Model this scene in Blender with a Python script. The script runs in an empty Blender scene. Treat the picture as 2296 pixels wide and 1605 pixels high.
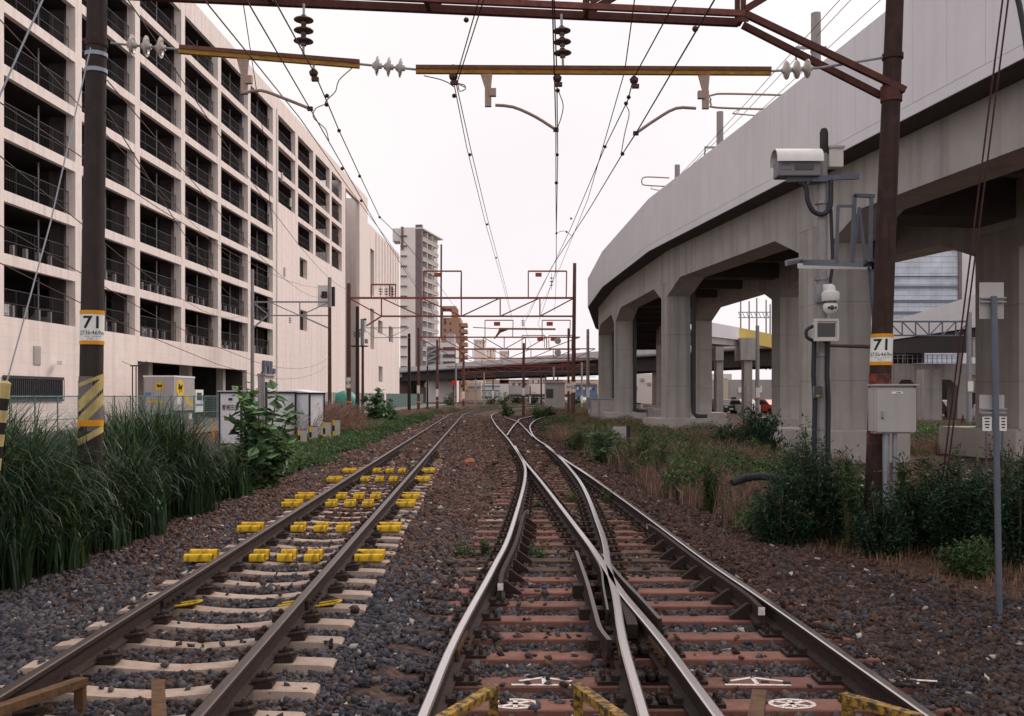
import bpy, bmesh, math, random
import numpy as np
from mathutils import Vector, Matrix
R = math.radians
random.seed(7); rng = np.random.default_rng(11)
SC = bpy.context.scene
COL = SC.collection
# ------------------------------------------------------------------ camera, sky, sun, exposure
F, CX, HY, CZ = 2231.0, 1147.5, 887.0, 1.56        # focal length and principal point in a 2295 px wide picture, eye height
cam = bpy.data.objects.new('camera', bpy.data.cameras.new('camera')); COL.objects.link(cam)
cam.location = (0, 0, CZ); cam.rotation_euler = (R(90), 0, 0)
cam.data.lens = 35; cam.data.sensor_width = 36; cam.data.shift_y = 0.0368
cam.data.clip_start = 0.05; cam.data.clip_end = 3000
SC.camera = cam
W = bpy.data.worlds.new('World'); SC.world = W; W.use_nodes = True
nt = W.node_tree; nt.nodes.clear()
SUN_EL, SUN_ROT = R(40), R(42)
sky = nt.nodes.new('ShaderNodeTexSky'); sky.sky_type = 'NISHITA'; sky.sun_disc = False
sky.sun_elevation = SUN_EL; sky.sun_rotation = SUN_ROT; sky.dust_density = 4
hs = nt.nodes.new('ShaderNodeHueSaturation'); hs.inputs['Saturation'].default_value = 0.12
cloud = nt.nodes.new('ShaderNodeTexNoise'); cloud.inputs['Scale'].default_value = 2.2; cloud.inputs['Detail'].default_value = 4
crp = nt.nodes.new('ShaderNodeValToRGB')
crp.color_ramp.elements[0].position = .35; crp.color_ramp.elements[0].color = (7.0, 6.55, 6.75, 1)
crp.color_ramp.elements[1].position = .65; crp.color_ramp.elements[1].color = (7.5, 7.2, 7.1, 1)
mx = nt.nodes.new('ShaderNodeMix'); mx.data_type = 'RGBA'; mx.inputs[0].default_value = 0.95
bg = nt.nodes.new('ShaderNodeBackground'); bg.inputs['Strength'].default_value = 0.1
wo = nt.nodes.new('ShaderNodeOutputWorld'); tcw = nt.nodes.new('ShaderNodeTexCoord')
nt.links.new(tcw.outputs['Generated'], cloud.inputs['Vector']); nt.links.new(cloud.outputs['Fac'], crp.inputs[0])
nt.links.new(sky.outputs[0], hs.inputs['Color']); nt.links.new(hs.outputs[0], mx.inputs[6]); nt.links.new(crp.outputs[0], mx.inputs[7])
nt.links.new(mx.outputs[2], bg.inputs['Color']); nt.links.new(bg.outputs[0], wo.inputs[0])
sl = bpy.data.lights.new('sun', 'SUN'); sl.energy = 1.5; sl.angle = R(24); sl.color = (1, .83, .74)
so = bpy.data.objects.new('sun', sl); COL.objects.link(so)
sd = Vector((math.sin(SUN_ROT)*math.cos(SUN_EL), math.cos(SUN_ROT)*math.cos(SUN_EL), math.sin(SUN_EL)))
so.rotation_euler = sd.to_track_quat('Z', 'Y').to_euler(); so.location = (0, 40, 60)
SC.view_settings.view_transform = 'Standard'; SC.view_settings.look = 'None'
SC.view_settings.exposure = 0.5; SC.view_settings.gamma = 1

# ------------------------------------------------------------------ helpers
def at(px, py, Y): return Vector(((px-CX)/F*Y, Y, CZ-(py-HY)/F*Y))
def gx(px, Y): return (px-CX)/F*Y
def lerp(a, b, t): return a+(b-a)*t

MATS = {}
def mat(name, col, rough=.85, var=.18, scale=6, metal=0, bump=0, bscale=60, col2=None, stretch=None, spec=.3,
        lines=None, streak=None, attr=None, obj_rand=0, contrast=(.3, .7), trans=0):
    m = bpy.data.materials.new(name); m.use_nodes = True; n = m.node_tree; N = n.nodes; L = n.links
    b = N['Principled BSDF']; b.inputs['Roughness'].default_value = rough; b.inputs['Metallic'].default_value = metal
    b.inputs['Specular IOR Level'].default_value = spec
    tc = N.new('ShaderNodeTexCoord'); src = tc.outputs['Object']
    if stretch:
        mp = N.new('ShaderNodeMapping'); mp.inputs['Scale'].default_value = stretch; L.new(src, mp.inputs[0]); src = mp.outputs[0]
    nz = N.new('ShaderNodeTexNoise'); nz.inputs['Scale'].default_value = scale; nz.inputs['Detail'].default_value = 8; nz.inputs['Roughness'].default_value = .65
    L.new(src, nz.inputs['Vector'])
    rp = N.new('ShaderNodeValToRGB'); e = rp.color_ramp.elements
    e[0].position, e[1].position = contrast
    c2 = col2 if col2 else [c*(1+var) for c in col]; c1 = col if col2 else [c*(1-var) for c in col]
    e[0].color = (*c1, 1); e[1].color = (*c2, 1)
    L.new(nz.outputs['Fac'], rp.inputs[0]); out = rp.outputs[0]
    def mul(a, fac_socket, dark):
        x = N.new('ShaderNodeMix'); x.data_type = 'RGBA'; L.new(fac_socket, x.inputs[0]); L.new(a, x.inputs[6])
        y = N.new('ShaderNodeMix'); y.data_type = 'RGBA'; y.blend_type = 'MULTIPLY'; y.inputs[0].default_value = 1
        L.new(a, y.inputs[6]); y.inputs[7].default_value = (dark, dark, dark, 1); L.new(y.outputs[2], x.inputs[7]); return x.outputs[2]
    if streak:                                       # weathering runs down the surface
        mp = N.new('ShaderNodeMapping'); mp.inputs['Scale'].default_value = (streak[0], streak[0], streak[1]); L.new(tc.outputs['Object'], mp.inputs[0])
        s = N.new('ShaderNodeTexNoise'); s.inputs['Scale'].default_value = 1; s.inputs['Detail'].default_value = 6; L.new(mp.outputs[0], s.inputs['Vector'])
        r2 = N.new('ShaderNodeValToRGB'); r2.color_ramp.elements[0].position = .48; r2.color_ramp.elements[1].position = .72
        L.new(s.outputs['Fac'], r2.inputs[0]); out = mul(out, r2.outputs[0], streak[2])
    if lines:                                        # panel joints: list of (axis, period, width, dark)
        sp = N.new('ShaderNodeSeparateXYZ'); L.new(tc.outputs['Object'], sp.inputs[0])
        for ax, per, wd, dk in lines:
            d = N.new('ShaderNodeMath'); d.operation = 'DIVIDE'; L.new(sp.outputs[ax], d.inputs[0]); d.inputs[1].default_value = per
            fr = N.new('ShaderNodeMath'); fr.operation = 'FRACT'; L.new(d.outputs[0], fr.inputs[0])
            lt = N.new('ShaderNodeMath'); lt.operation = 'LESS_THAN'; L.new(fr.outputs[0], lt.inputs[0]); lt.inputs[1].default_value = wd/per
            out = mul(out, lt.outputs[0], dk)
    if attr:
        a = N.new('ShaderNodeAttribute'); a.attribute_name = attr
        y = N.new('ShaderNodeMix'); y.data_type = 'RGBA'; y.blend_type = 'MULTIPLY'; y.inputs[0].default_value = 1
        L.new(out, y.inputs[6]); L.new(a.outputs['Color'], y.inputs[7]); out = y.outputs[2]
    if obj_rand:
        oi = N.new('ShaderNodeObjectInfo'); mr = N.new('ShaderNodeMapRange'); mr.inputs[3].default_value = 1-obj_rand; mr.inputs[4].default_value = 1+obj_rand
        L.new(oi.outputs['Random'], mr.inputs[0]); vm = N.new('ShaderNodeVectorMath'); vm.operation = 'SCALE'
        L.new(out, vm.inputs[0]); L.new(mr.outputs[0], vm.inputs['Scale']); out = vm.outputs[0]
    L.new(out, b.inputs['Base Color'])
    if bump:
        n2 = N.new('ShaderNodeTexNoise'); n2.inputs['Scale'].default_value = bscale; n2.inputs['Detail'].default_value = 6; L.new(tc.outputs['Object'], n2.inputs['Vector'])
        bp = N.new('ShaderNodeBump'); bp.inputs['Strength'].default_value = bump; bp.inputs['Distance'].default_value = .02
        L.new(n2.outputs['Fac'], bp.inputs['Height']); L.new(bp.outputs[0], b.inputs['Normal'])
    if trans:
        t = N.new('ShaderNodeBsdfTranslucent'); L.new(out, t.inputs[0]); ms = N.new('ShaderNodeMixShader'); ms.inputs[0].default_value = trans
        L.new(b.outputs[0], ms.inputs[1]); L.new(t.outputs[0], ms.inputs[2]); L.new(ms.outputs[0], N['Material Output'].inputs[0])
    MATS[name] = m
    return m

def wm(o):
    M = o.matrix_parent_inverse @ o.matrix_basis
    return wm(o.parent) @ M if o.parent else M

class MB:
    """collects faces in world coordinates; build() links them as one mesh object"""
    def __init__(s): s.v = []; s.f = []; s.m = []
    def add(s, vs, fs, mi=0):
        n = len(s.v); s.v += [tuple(p) for p in vs]; s.f += [tuple(i+n for i in f) for f in fs]; s.m += [mi]*len(fs); return s
    def hexa(s, p, mi=0):   # 4 bottom (ccw), 4 top
        return s.add(p, [(3,2,1,0),(4,5,6,7),(0,1,5,4),(1,2,6,5),(2,3,7,6),(3,0,4,7)], mi)
    def box(s, c, d, rz=0, mi=0):
        x, y, z = d[0]/2, d[1]/2, d[2]/2; cs, sn = math.cos(rz), math.sin(rz); P = []
        for dz in (-z, z):
            for a, b in ((-x,-y),(x,-y),(x,y),(-x,y)): P.append((c[0]+a*cs-b*sn, c[1]+a*sn+b*cs, c[2]+dz))
        return s.hexa(P, mi)
    def bar(s, p0, p1, w, h=None, up=(0,0,1), mi=0):
        p0, p1 = Vector(p0), Vector(p1); h = h or w; d = (p1-p0).normalized(); u = Vector(up)
        if abs(d.dot(u)) > .98: u = Vector((0,1,0))
        a = d.cross(u).normalized()*w/2; b = a.cross(d).normalized()*h/2
        P = [p+i*a+j*b for p in (p0, p1) for i, j in ((-1,-1),(1,-1),(1,1),(-1,1))]
        return s.hexa(P, mi)
    def angle(s, p0, p1, w, t=.012, up=(0,0,1), mi=0):   # L-section steel
        p0, p1 = Vector(p0), Vector(p1); d = (p1-p0).normalized(); u = Vector(up)
        if abs(d.dot(u)) > .98: u = Vector((0,1,0))
        a = d.cross(u).normalized(); b = a.cross(d).normalized()
        s.bar(p0, p1, w, t, b, mi); o = a*(w/2-t/2)+b*(w/2+t/2); s.bar(p0+o, p1+o, t, w, b, mi); return s
    def tube(s, pts, r, n=8, mi=0, cap=True):
        pts = [Vector(p) for p in pts]; k = len(pts); rr = r if hasattr(r, '__len__') else [r]*k
        u = None; V = []
        for i, p in enumerate(pts):
            d = (pts[min(i+1, k-1)]-pts[max(i-1, 0)]).normalized()
            if u is None: u = d.orthogonal().normalized()
            else:
                u = (u-d*u.dot(d)); u = u.normalized() if u.length > 1e-6 else d.orthogonal().normalized()
            w = d.cross(u)
            V += [p+rr[i]*(math.cos(2*math.pi*j/n)*u+math.sin(2*math.pi*j/n)*w) for j in range(n)]
        Fs = [(i*n+j, i*n+(j+1)%n, (i+1)*n+(j+1)%n, (i+1)*n+j) for i in range(k-1) for j in range(n)]
        if cap: Fs += [tuple(range(n))[::-1], tuple(range((k-1)*n, k*n))]
        return s.add(V, Fs, mi)
    def lathe(s, prof, o, ax, n=16, mi=0):    # prof: (radius, distance along axis)
        o = Vector(o); ax = Vector(ax).normalized(); u = ax.orthogonal().normalized(); w = ax.cross(u)
        V = [o+ax*h+r*(math.cos(2*math.pi*j/n)*u+math.sin(2*math.pi*j/n)*w) for r, h in prof for j in range(n)]
        k = len(prof); Fs = [(i*n+j, i*n+(j+1)%n, (i+1)*n+(j+1)%n, (i+1)*n+j) for i in range(k-1) for j in range(n)]
        Fs += [tuple(range(n))[::-1], tuple(range((k-1)*n, k*n))]
        return s.add(V, Fs, mi)
    def prism(s, poly, vec, mi=0):
        poly = [Vector(p) for p in poly]; v = Vector(vec); n = len(poly)
        return s.add(poly+[p+v for p in poly], [tuple(range(n))[::-1], tuple(range(n, 2*n))]+[(i, (i+1)%n, n+(i+1)%n, n+i) for i in range(n)], mi)
    def sweep(s, path, prof, mi=None):       # prof (x,z) closed; path of 3D points; mi = list per profile edge
        path = [Vector(p) for p in path]; k = len(path); n = len(prof); V = []
        for i, p in enumerate(path):
            d = path[min(i+1, k-1)]-path[max(i-1, 0)]; d.z = 0; d.normalize(); nr = Vector((d.y, -d.x, 0))
            V += [p+nr*x+Vector((0, 0, z)) for x, z in prof]
        b = len(s.v); s.v += [tuple(p) for p in V]
        for i in range(k-1):
            for j in range(n):
                s.f.append((b+i*n+j, b+i*n+(j+1)%n, b+(i+1)*n+(j+1)%n, b+(i+1)*n+j)); s.m.append(mi[j] if mi else 0)
        s.f += [tuple(b+j for j in range(n))[::-1], tuple(b+(k-1)*n+j for j in range(n))]; s.m += [0, 0]
        return s
    def build(s, name, mats, parent=None, smooth=False, fix=True):
        me = bpy.data.meshes.new(name); o = bpy.data.objects.new(name, me); COL.objects.link(o)
        if parent is not None:
            o.parent = parent; inv = wm(parent).inverted(); V = [inv @ Vector(p) for p in s.v]
        else:
            A = np.array(s.v); c = Vector(((A[:,0].min()+A[:,0].max())/2, (A[:,1].min()+A[:,1].max())/2, A[:,2].min()))
            o.location = c; V = [Vector(p)-c for p in s.v]
        me.from_pydata([tuple(v) for v in V], [], s.f)
        ml = mats if isinstance(mats, (list, tuple)) else [mats]
        for m in ml: me.materials.append(m)
        if len(ml) > 1: me.polygons.foreach_set('material_index', s.m)
        if fix:
            bm = bmesh.new(); bm.from_mesh(me); bmesh.ops.recalc_face_normals(bm, faces=bm.faces); bm.to_mesh(me); bm.free()
        if smooth:
            me.polygons.foreach_set('use_smooth', [True]*len(me.polygons))
            try: me.set_sharp_from_angle(angle=R(40))
            except Exception: pass
        me.update(); return o

def npmesh(name, V, Fc, mats, col=None, smooth=False):
    """big meshes from numpy arrays (faces all with the same corner count)"""
    me = bpy.data.meshes.new(name); k = Fc.shape[1]; nf = len(Fc)
    me.vertices.add(len(V)); me.vertices.foreach_set('co', V.astype(np.float32).ravel())
    me.loops.add(nf*k); me.loops.foreach_set('vertex_index', Fc.astype(np.int32).ravel())
    me.polygons.add(nf); me.polygons.foreach_set('loop_start', np.arange(0, nf*k, k, dtype=np.int32))
    if smooth: me.polygons.foreach_set('use_smooth', np.ones(nf, dtype=bool))
    for m in (mats if isinstance(mats, (list, tuple)) else [mats]): me.materials.append(m)
    me.update(calc_edges=True)
    if col is not None:
        ca = me.color_attributes.new('tint', 'FLOAT_COLOR', 'POINT')
        ca.data.foreach_set('color', np.c_[col, np.ones(len(col))].astype(np.float32).ravel())
    o = bpy.data.objects.new(name, me); COL.objects.link(o); return o

def tag(o, label=None, cat=None, group=None, kind=None):
    if label: o['label'] = label
    if cat: o['category'] = cat
    if group: o['group'] = group
    if kind: o['kind'] = kind
    return o
def thing(name, label, cat, loc=(0,0,0), rz=0, group=None):
    o = bpy.data.objects.new(name, None); COL.objects.link(o); o.empty_display_size = .2
    o.location = loc; o.rotation_euler = (0, 0, rz); return tag(o, label, cat, group)
def dup(root, loc, rz=None, label=None, group=None):
    def cp(o, par):
        c = o.copy(); COL.objects.link(c); c.parent = par
        for ch in o.children: cp(ch, c)
        return c
    r = cp(root, None); r.location = loc
    if rz is not None: r.rotation_euler = (0, 0, rz)
    if label: r['label'] = label
    if group: r['group'] = group
    return r
def text(body, size, fn, name, m, parent, cuts=0, bold=0):
    """lettering as a mesh; fn maps the flat (x, y) of the text to a point in the world"""
    cu = bpy.data.curves.new('lettering', 'FONT'); cu.body = body; cu.size = size; cu.align_x = 'CENTER'; cu.align_y = 'CENTER'; cu.offset = bold
    cu.resolution_u = 3
    t = bpy.data.objects.new('lettering', cu); COL.objects.link(t)
    dg = bpy.context.evaluated_depsgraph_get(); me = bpy.data.meshes.new_from_object(t.evaluated_get(dg))
    bpy.data.objects.remove(t)
    if cuts:
        bm = bmesh.new(); bm.from_mesh(me); xs = [v.co.x for v in bm.verts]
        if xs:
            for i in range(1, cuts):
                x = lerp(min(xs), max(xs), i/cuts)
                bmesh.ops.bisect_plane(bm, geom=bm.verts[:]+bm.edges[:]+bm.faces[:], plane_co=(x,0,0), plane_no=(1,0,0))
        bm.to_mesh(me); bm.free()
    b = MB(); b.add([fn(v.co.x, v.co.y) for v in me.vertices], [tuple(p.vertices) for p in me.polygons])
    return b.build(name, m, parent, fix=False) if b.v else None
def catmull(P, step=.4):
    P = [Vector(p) for p in P]; Q = [P[0]*2-P[1]]+P+[P[-1]*2-P[-2]]; out = []
    for i in range(1, len(Q)-2):
        n = max(2, int((Q[i+1]-Q[i]).length/step))
        for j in range(n):
            t = j/n; a, b, c, d = Q[i-1], Q[i], Q[i+1], Q[i+2]
            out.append(.5*((2*b)+(c-a)*t+(2*a-5*b+4*c-d)*t*t+(3*b-a-3*c+d)*t**3))
    out.append(P[-1]); return out

# ------------------------------------------------------------------ materials
wall_m = mat('pink_wall_panel', (.80,.70,.655), .8, .06, 1.2, lines=[(2,.62,.02,.86)], streak=(1.3,.06,.86))
frame_m = mat('pink_frame', (.78,.69,.65), .8, .07, 2, streak=(2.5,.15,.80))
brownw_m = mat('brown_tile', (.26,.20,.165), .8, .1, 8, lines=[(2,.3,.02,.8)])
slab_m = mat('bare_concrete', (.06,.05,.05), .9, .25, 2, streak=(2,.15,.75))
rail_gal = mat('galvanised_mesh', (.055,.05,.055), .6, .1, 3, metal=.3)
conc_m = mat('viaduct_concrete', (.40,.37,.35), .85, .10, 1.4, bump=.12, bscale=18, streak=(2.6,.09,.66), lines=[(2,2.4,.025,.72)])
dark_conc = mat('shade_toned_soffit', (.085,.075,.07), .9, .2, 1.5)  # deck and cross beams: shade of the underside put into the concrete colour
conc_beam = mat('beam_concrete', (.43,.40,.385), .85, .10, 1.2, bump=.12, bscale=18, streak=(1.8,.10,.74))
para_m = mat('parapet_panel', (.76,.725,.765), .75, .04, .7, streak=(2.8,.06,.93))
foot_m = mat('footing_concrete', (.46,.42,.39), .9, .12, 3, bump=.2, bscale=25, streak=(2,.3,.85))
pipe_m = mat('drain_pipe', (.035,.035,.045), .5, .1)
pole_m = mat('weathered_pole', (.042,.031,.030), .85, .25, 5, streak=(12,.6,.7), bump=.2, bscale=60)
polerust_m = mat('rusty_pole', (.046,.025,.022), .85, .35, 6, streak=(14,.8,.6), bump=.2, bscale=60)
greypole_m = mat('grey_pole', (.33,.30,.30), .8, .15, 4, streak=(8,.4,.8))
galv_m = mat('galvanised_steel', (.30,.31,.34), .5, .12, 6, metal=.4)
rust_m = mat('red_rust_paint', (.13,.040,.032), .75, .3, 7, col2=(.055,.022,.020), bump=.25, bscale=50)
rustfar_m = mat('red_rust_far_glow', (.34,.095,.07), .75, .3, 3, col2=(.22,.06,.048))  # far steel: rust lightened, with halation glow put into the colour
polefar_m = mat('brown_pole_far_glow', (.13,.062,.052), .85, .25, 3)  # far poles: brown lifted, distance glow included in the colour
rustpale_m = mat('red_paint_worn', (.23,.075,.058), .7, .3, 9, col2=(.11,.038,.033), contrast=(.35,.62))
ybar_m = mat('yellow_brown_bar', (.42,.22,.02), .6, .3, 8, col2=(.22,.09,.02), stretch=(1,6,3))
brownbar_m = mat('brown_bar_top', (.13,.055,.035), .7, .3, 10)
porc_m = mat('porcelain', (.50,.46,.43), .3, .1, 8, spec=.5)
porcdark_m = mat('porcelain_dark', (.10,.055,.05), .35, .2, 8, spec=.5)
wire_m = mat('wire', (.07,.03,.028), .6, .2)
wiregrey_m = mat('grey_wire', (.25,.26,.30), .5, .1, metal=.4)
arm_m = mat('steady_arm', (.33,.24,.20), .5, .2, 20, metal=.3)
railside_m = mat('rail_rust', (.034,.020,.016), .8, .4, 14, bump=.25, bscale=80, stretch=(1,1,4))
railtop_m = mat('rail_polished', (.55,.49,.48), .2, .15, 30, metal=1, stretch=(20,.3,1))
railtopdull_m = mat('rail_dull_top', (.115,.085,.078), .4, .25, 20, metal=.8, stretch=(20,.4,1))
sleep_m = mat('concrete_sleeper', (.40,.305,.25), .9, .22, 9, bump=.3, bscale=70, obj_rand=.16)
wood_m = mat('red_sleeper', (.215,.098,.076), .85, .18, 7, col2=(.085,.042,.035), contrast=(.45,.8), bump=.25, bscale=60, obj_rand=.18)
woodold_m = mat('old_wood_sleeper', (.135,.078,.056), .9, .35, 9, col2=(.05,.032,.026), contrast=(.4,.65), bump=.35, bscale=60, obj_rand=.25)
clip_m = mat('rail_clip', (.035,.022,.018), .7, .4, 20)
plate_m = mat('tie_plate', (.030,.018,.014), .8, .4, 20, bump=.3)
stone_m = mat('ballast_stone', (.95,.95,.95), .92, .12, 30, attr='tint')
yellow_m = mat('yellow_cover', (.66,.40,.03), .6, .25, 11, col2=(.76,.47,.02), contrast=(.3,.5), streak=(22,9,.35))
yellowpale_m = mat('faded_yellow_paint', (.50,.40,.16), .7, .2, 12, streak=(16,1,.7))
black_m = mat('black_paint', (.018,.016,.015), .6, .2)
white_m = mat('white_paint', (.80,.79,.77), .6, .04, 6)
whitedirt_m = mat('worn_white_paint', (.75,.70,.66), .8, .15, 25, col2=(.45,.33,.28), contrast=(.45,.7))
orange_m = mat('orange_yellow_band', (.70,.30,.01), .5, .1)
red_m = mat('faded_red_paint', (.05,.026,.022), .7, .3, 7, col2=(.26,.05,.032), contrast=(.5,.62))
guardy_m = mat('rusty_yellow_guard', (.37,.21,.03), .7, .3, 22, col2=(.05,.035,.02), contrast=(.42,.56), bump=.2)
guardb_m = mat('rusty_brown_guard', (.15,.075,.03), .8, .3, 18, col2=(.045,.025,.015), bump=.2)
boxgrey_m = mat('grey_cabinet', (.42,.39,.38), .6, .05, 3, streak=(6,.3,.9))
plastic_m = mat('off_white_plastic', (.62,.58,.54), .45, .05, spec=.5)
darkgl_m = mat('dark_glass', (.012,.012,.014), .15, 0, spec=.6)
steelblue_m = mat('blue_grey_steel', (.12,.135,.17), .55, .15, 6, metal=.3)
shed_m = mat('hut_white_panel', (.74,.73,.77), .7, .05, 2, streak=(4,.3,.9))
trim_m = mat('hut_dark_trim', (.03,.03,.05), .6, .1)
green_f = mat('green_fence', (.12,.22,.21), .6, .15, 3)
fence_wire = mat('fence_wire_green', (.20,.30,.285), .6, .1)
truck_m = mat('truck_silver', (.45,.42,.42), .45, .06, 2, metal=.2, streak=(3,.2,.9))
tyre_m = mat('tyre', (.02,.02,.02), .9, .1)
glass_m = mat('window_glass', (.04,.045,.05), .12, .2, 3, spec=.6)
tower_m = mat('tower_grey_wall', (.80,.725,.675), .85, .05, .3, lines=[(2,3.0,.06,.9)])
tower2_m = mat('tower_white', (.70,.67,.65), .8, .04)
towerd_m = mat('tower_dark', (.20,.16,.165), .8, .15, .5)
orangeb_m = mat('orange_brick', (.40,.235,.165), .85, .08, .5)
bridge_m = mat('bridge_girder', (.028,.020,.020), .8, .3, .5)
bridgep_m = mat('bridge_parapet', (.50,.48,.50), .7, .08, .5)
cream_m = mat('cream_wall', (.60,.50,.38), .8, .06, .5)
blueroof_m = mat('blue_roof', (.13,.20,.33), .6, .2, .5)
abut_m = mat('brown_abutment', (.17,.115,.10), .9, .15, .5)
glassf_m = mat('glass_facade', (.56,.61,.70), .5, .25, .35, spec=.6, lines=[(2,.95,.09,.45),(0,1.9,.08,.8)])
whitew_m = mat('white_cladding', (.72,.71,.73), .7, .03, .5, lines=[(2,1.1,.05,.92)])
yellowg_m = mat('yellow_girder', (.62,.46,.10), .6, .08, .5)
bluesign_m = mat('blue_band', (.10,.25,.45), .6, .1)
redlamp_m = mat('red_disc', (.75,.04,.02), .5, .05)
def leafmat(n, c, v=.4, tr=.25, ro=.5): return mat(n, c, ro, v, 2.5, attr='tint', trans=tr, spec=.4)
grass_m = leafmat('tall_grass_blade', (.033,.068,.026), ro=.42)
weed_m = leafmat('green_weed', (.085,.155,.055))
dark_m = leafmat('dark_shrub', (.040,.090,.046))
dry_m = leafmat('dry_grass', (.27,.17,.13), .3)
bigl_m = leafmat('broad_leaf', (.105,.185,.085))
stem_m = mat('plant_stem', (.10,.075,.045), .8, .3)

# ------------------------------------------------------------------ ground
def tc(Y): return -1.95-.0325*Y+(np.maximum(Y-78, 0)**2)/600.0   # centre line of the left track
def ground_z(X, Y):
    d = X-tc(Y)
    z = np.interp(d, [-60,-4.2,-3.2,-1.55,1.25,1.95,5.0,5.9,60], [-.42,-.46,-.42,-.225,-.225,-.345,-.345,-.44,-.30])
    far = np.clip((Y-45)/25, 0, 1)
    zf = np.interp(d, [-60,-4.2,-3.2,-1.55,1.25,1.95,40,60], [-.42,-.46,-.42,-.225,-.225,-.345,-.345,-.30])
    return z*(1-far)+zf*far
gxs = np.r_[np.linspace(-900,-60,15), np.linspace(-55,-9,24), np.arange(-8.5,9,.12), np.linspace(9.5,60,30), np.linspace(70,900,15)]
gys = np.r_[np.linspace(-40,1,10), np.arange(1.5,40,.2), np.arange(40,130,1.0), np.linspace(132,300,40), np.linspace(330,1500,15)]
GX, GY = np.meshgrid(gxs, gys); nx, ny = len(gxs), len(gys)
GZ = ground_z(GX, GY)+np.where(GY < 60, rng.normal(0, .012, GX.shape), 0)
idx = np.arange(nx*ny).reshape(ny, nx)
gf = np.stack([idx[:-1,:-1], idx[:-1,1:], idx[1:,1:], idx[1:,:-1]], -1).reshape(-1, 4)
gm = mat('ground_soil', (.10,.066,.052), .95, .3, .8, bump=0)
def ground_nodes(m):
    n = m.node_tree; N = n.nodes; L = n.links; b = N['Principled BSDF']; t = N.new('ShaderNodeTexCoord')
    vo = N.new('ShaderNodeTexVoronoi'); vo.inputs['Scale'].default_value = 18; L.new(t.outputs['Object'], vo.inputs['Vector'])
    rp = N.new('ShaderNodeValToRGB'); rp.color_ramp.interpolation = 'LINEAR'; e = rp.color_ramp.elements
    e[0].color = (.030,.019,.016,1); e[1].color = (.13,.076,.062,1); rp.color_ramp.elements.new(.5).color = (.075,.043,.035,1)
    sx = N.new('ShaderNodeSeparateColor'); L.new(vo.outputs['Color'], sx.inputs[0]); L.new(sx.outputs[0], rp.inputs[0])
    nz = N.new('ShaderNodeTexNoise'); nz.inputs['Scale'].default_value = .35; nz.inputs['Detail'].default_value = 6; L.new(t.outputs['Object'], nz.inputs['Vector'])
    r2 = N.new('ShaderNodeValToRGB'); r2.color_ramp.elements[0].color = (.8,.8,.8,1); r2.color_ramp.elements[1].color = (1.15,1.1,1.05,1)
    L.new(nz.outputs['Fac'], r2.inputs[0])
    mm = N.new('ShaderNodeMix'); mm.data_type = 'RGBA'; mm.blend_type = 'MULTIPLY'; mm.inputs[0].default_value = 1
    L.new(rp.outputs[0], mm.inputs[6]); L.new(r2.outputs[0], mm.inputs[7]); L.new(mm.outputs[2], b.inputs['Base Color'])
    bp = N.new('ShaderNodeBump'); bp.inputs['Strength'].default_value = .9; bp.inputs['Distance'].default_value = .04
    L.new(vo.outputs['Distance'], bp.inputs['Height']); bp.invert = True; L.new(bp.outputs[0], b.inputs['Normal'])
ground_nodes(gm)
g = npmesh('ground', np.c_[GX.ravel(), GY.ravel(), GZ.ravel()], gf, gm, smooth=True); tag(g, kind='structure')
yd = MB(); yd.add([(-60,20,-.40),(-17,20,-.40),(-13.5,230,-.40),(-60,230,-.40)], [(0,1,2,3)])
tag(yd.build('yard', mat('yard_asphalt', (.16,.145,.135), .9, .2, .6, bump=.2), fix=False), kind='structure')

# ------------------------------------------------------------------ rails
HR = CZ+.12                                         # the right hand tracks lie a little lower
def rp_(px, py): Y = F*HR/(py-HY); return Vector(((px-CX)/F*Y, Y, -.12))
def prof(top_w=.065):
    h = top_w/2
    P = [(-.0635,-.153),(.0635,-.153),(.0635,-.142),(.014,-.125),(.010,-.05),(.030,-.036),(h,-.030),(h,-.006),(h-.010,0),(-h+.010,0),(-h,-.006),(-h,-.030),(-.030,-.036),(-.010,-.05),(-.014,-.125),(-.0635,-.142)]
    mi = [0]*16; mi[8] = 1; mi[7] = 1; mi[9] = 1
    return P, mi
def rail(path, name, label, top=railtop_m, group=None):
    p, mi = prof(); o = MB().sweep(path, p, mi).build(name, [railside_m, top], smooth=False)
    return tag(o, label, 'rail', group)
def tcv(Y): return float(tc(np.array(Y)))
for off, lab in ((-.566, 'dull brown left rail of the pale-sleepered left track'), (.566, 'dull brown right rail of the pale-sleepered left track')):
    P = [Vector((tcv(y)+off, y, 0)) for y in list(np.arange(-3, 78, 1.5))+list(np.arange(78, 210, 2.5))]
    rail(P, 'rail', lab, railtopdull_m)
near = lambda p0, p1: p0+(p0-p1)*1.6
Pa = [rp_(*q) for q in ((947,1602.8),(1023.6,1422.8),(1107,1269.5),(1147,1183),(1177,1069.5),(1171,1031.6),(1147.3,995))]
Pb = [rp_(*q) for q in ((1444,1602.8),(1395.7,1429.5),(1380.7,1336),(1364,1269.5),(1344,1179.5),(1294,1069.5))]
Pc = [rp_(*q) for q in ((1612,1602.8),(1484,1432.8),(1394,1326),(1360,1275),(1334,1236),(1294,1182.8),(1214,1079.5))]
Pd = [rp_(*q) for q in ((2089,1602.8),(1721,1346),(1577.4,1249.5),(1427,1139.5),(1327,1069.5))]
Pa = [near(Pa[0], Pa[1])]+Pa; Pb = [near(Pb[0], Pb[1])]+Pb; Pc = [near(Pc[0], Pc[1])]+Pc; Pd = [near(Pd[0], Pd[1])]+Pd
V3 = lambda x, y: Vector((x, y, -.12))
farY = list(np.arange(62, 210, 8))
ra = catmull(Pa+[V3(-.26,41.5), V3(-.72,52)]+[V3(tcv(y)+2.87, y) for y in farY])
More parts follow.
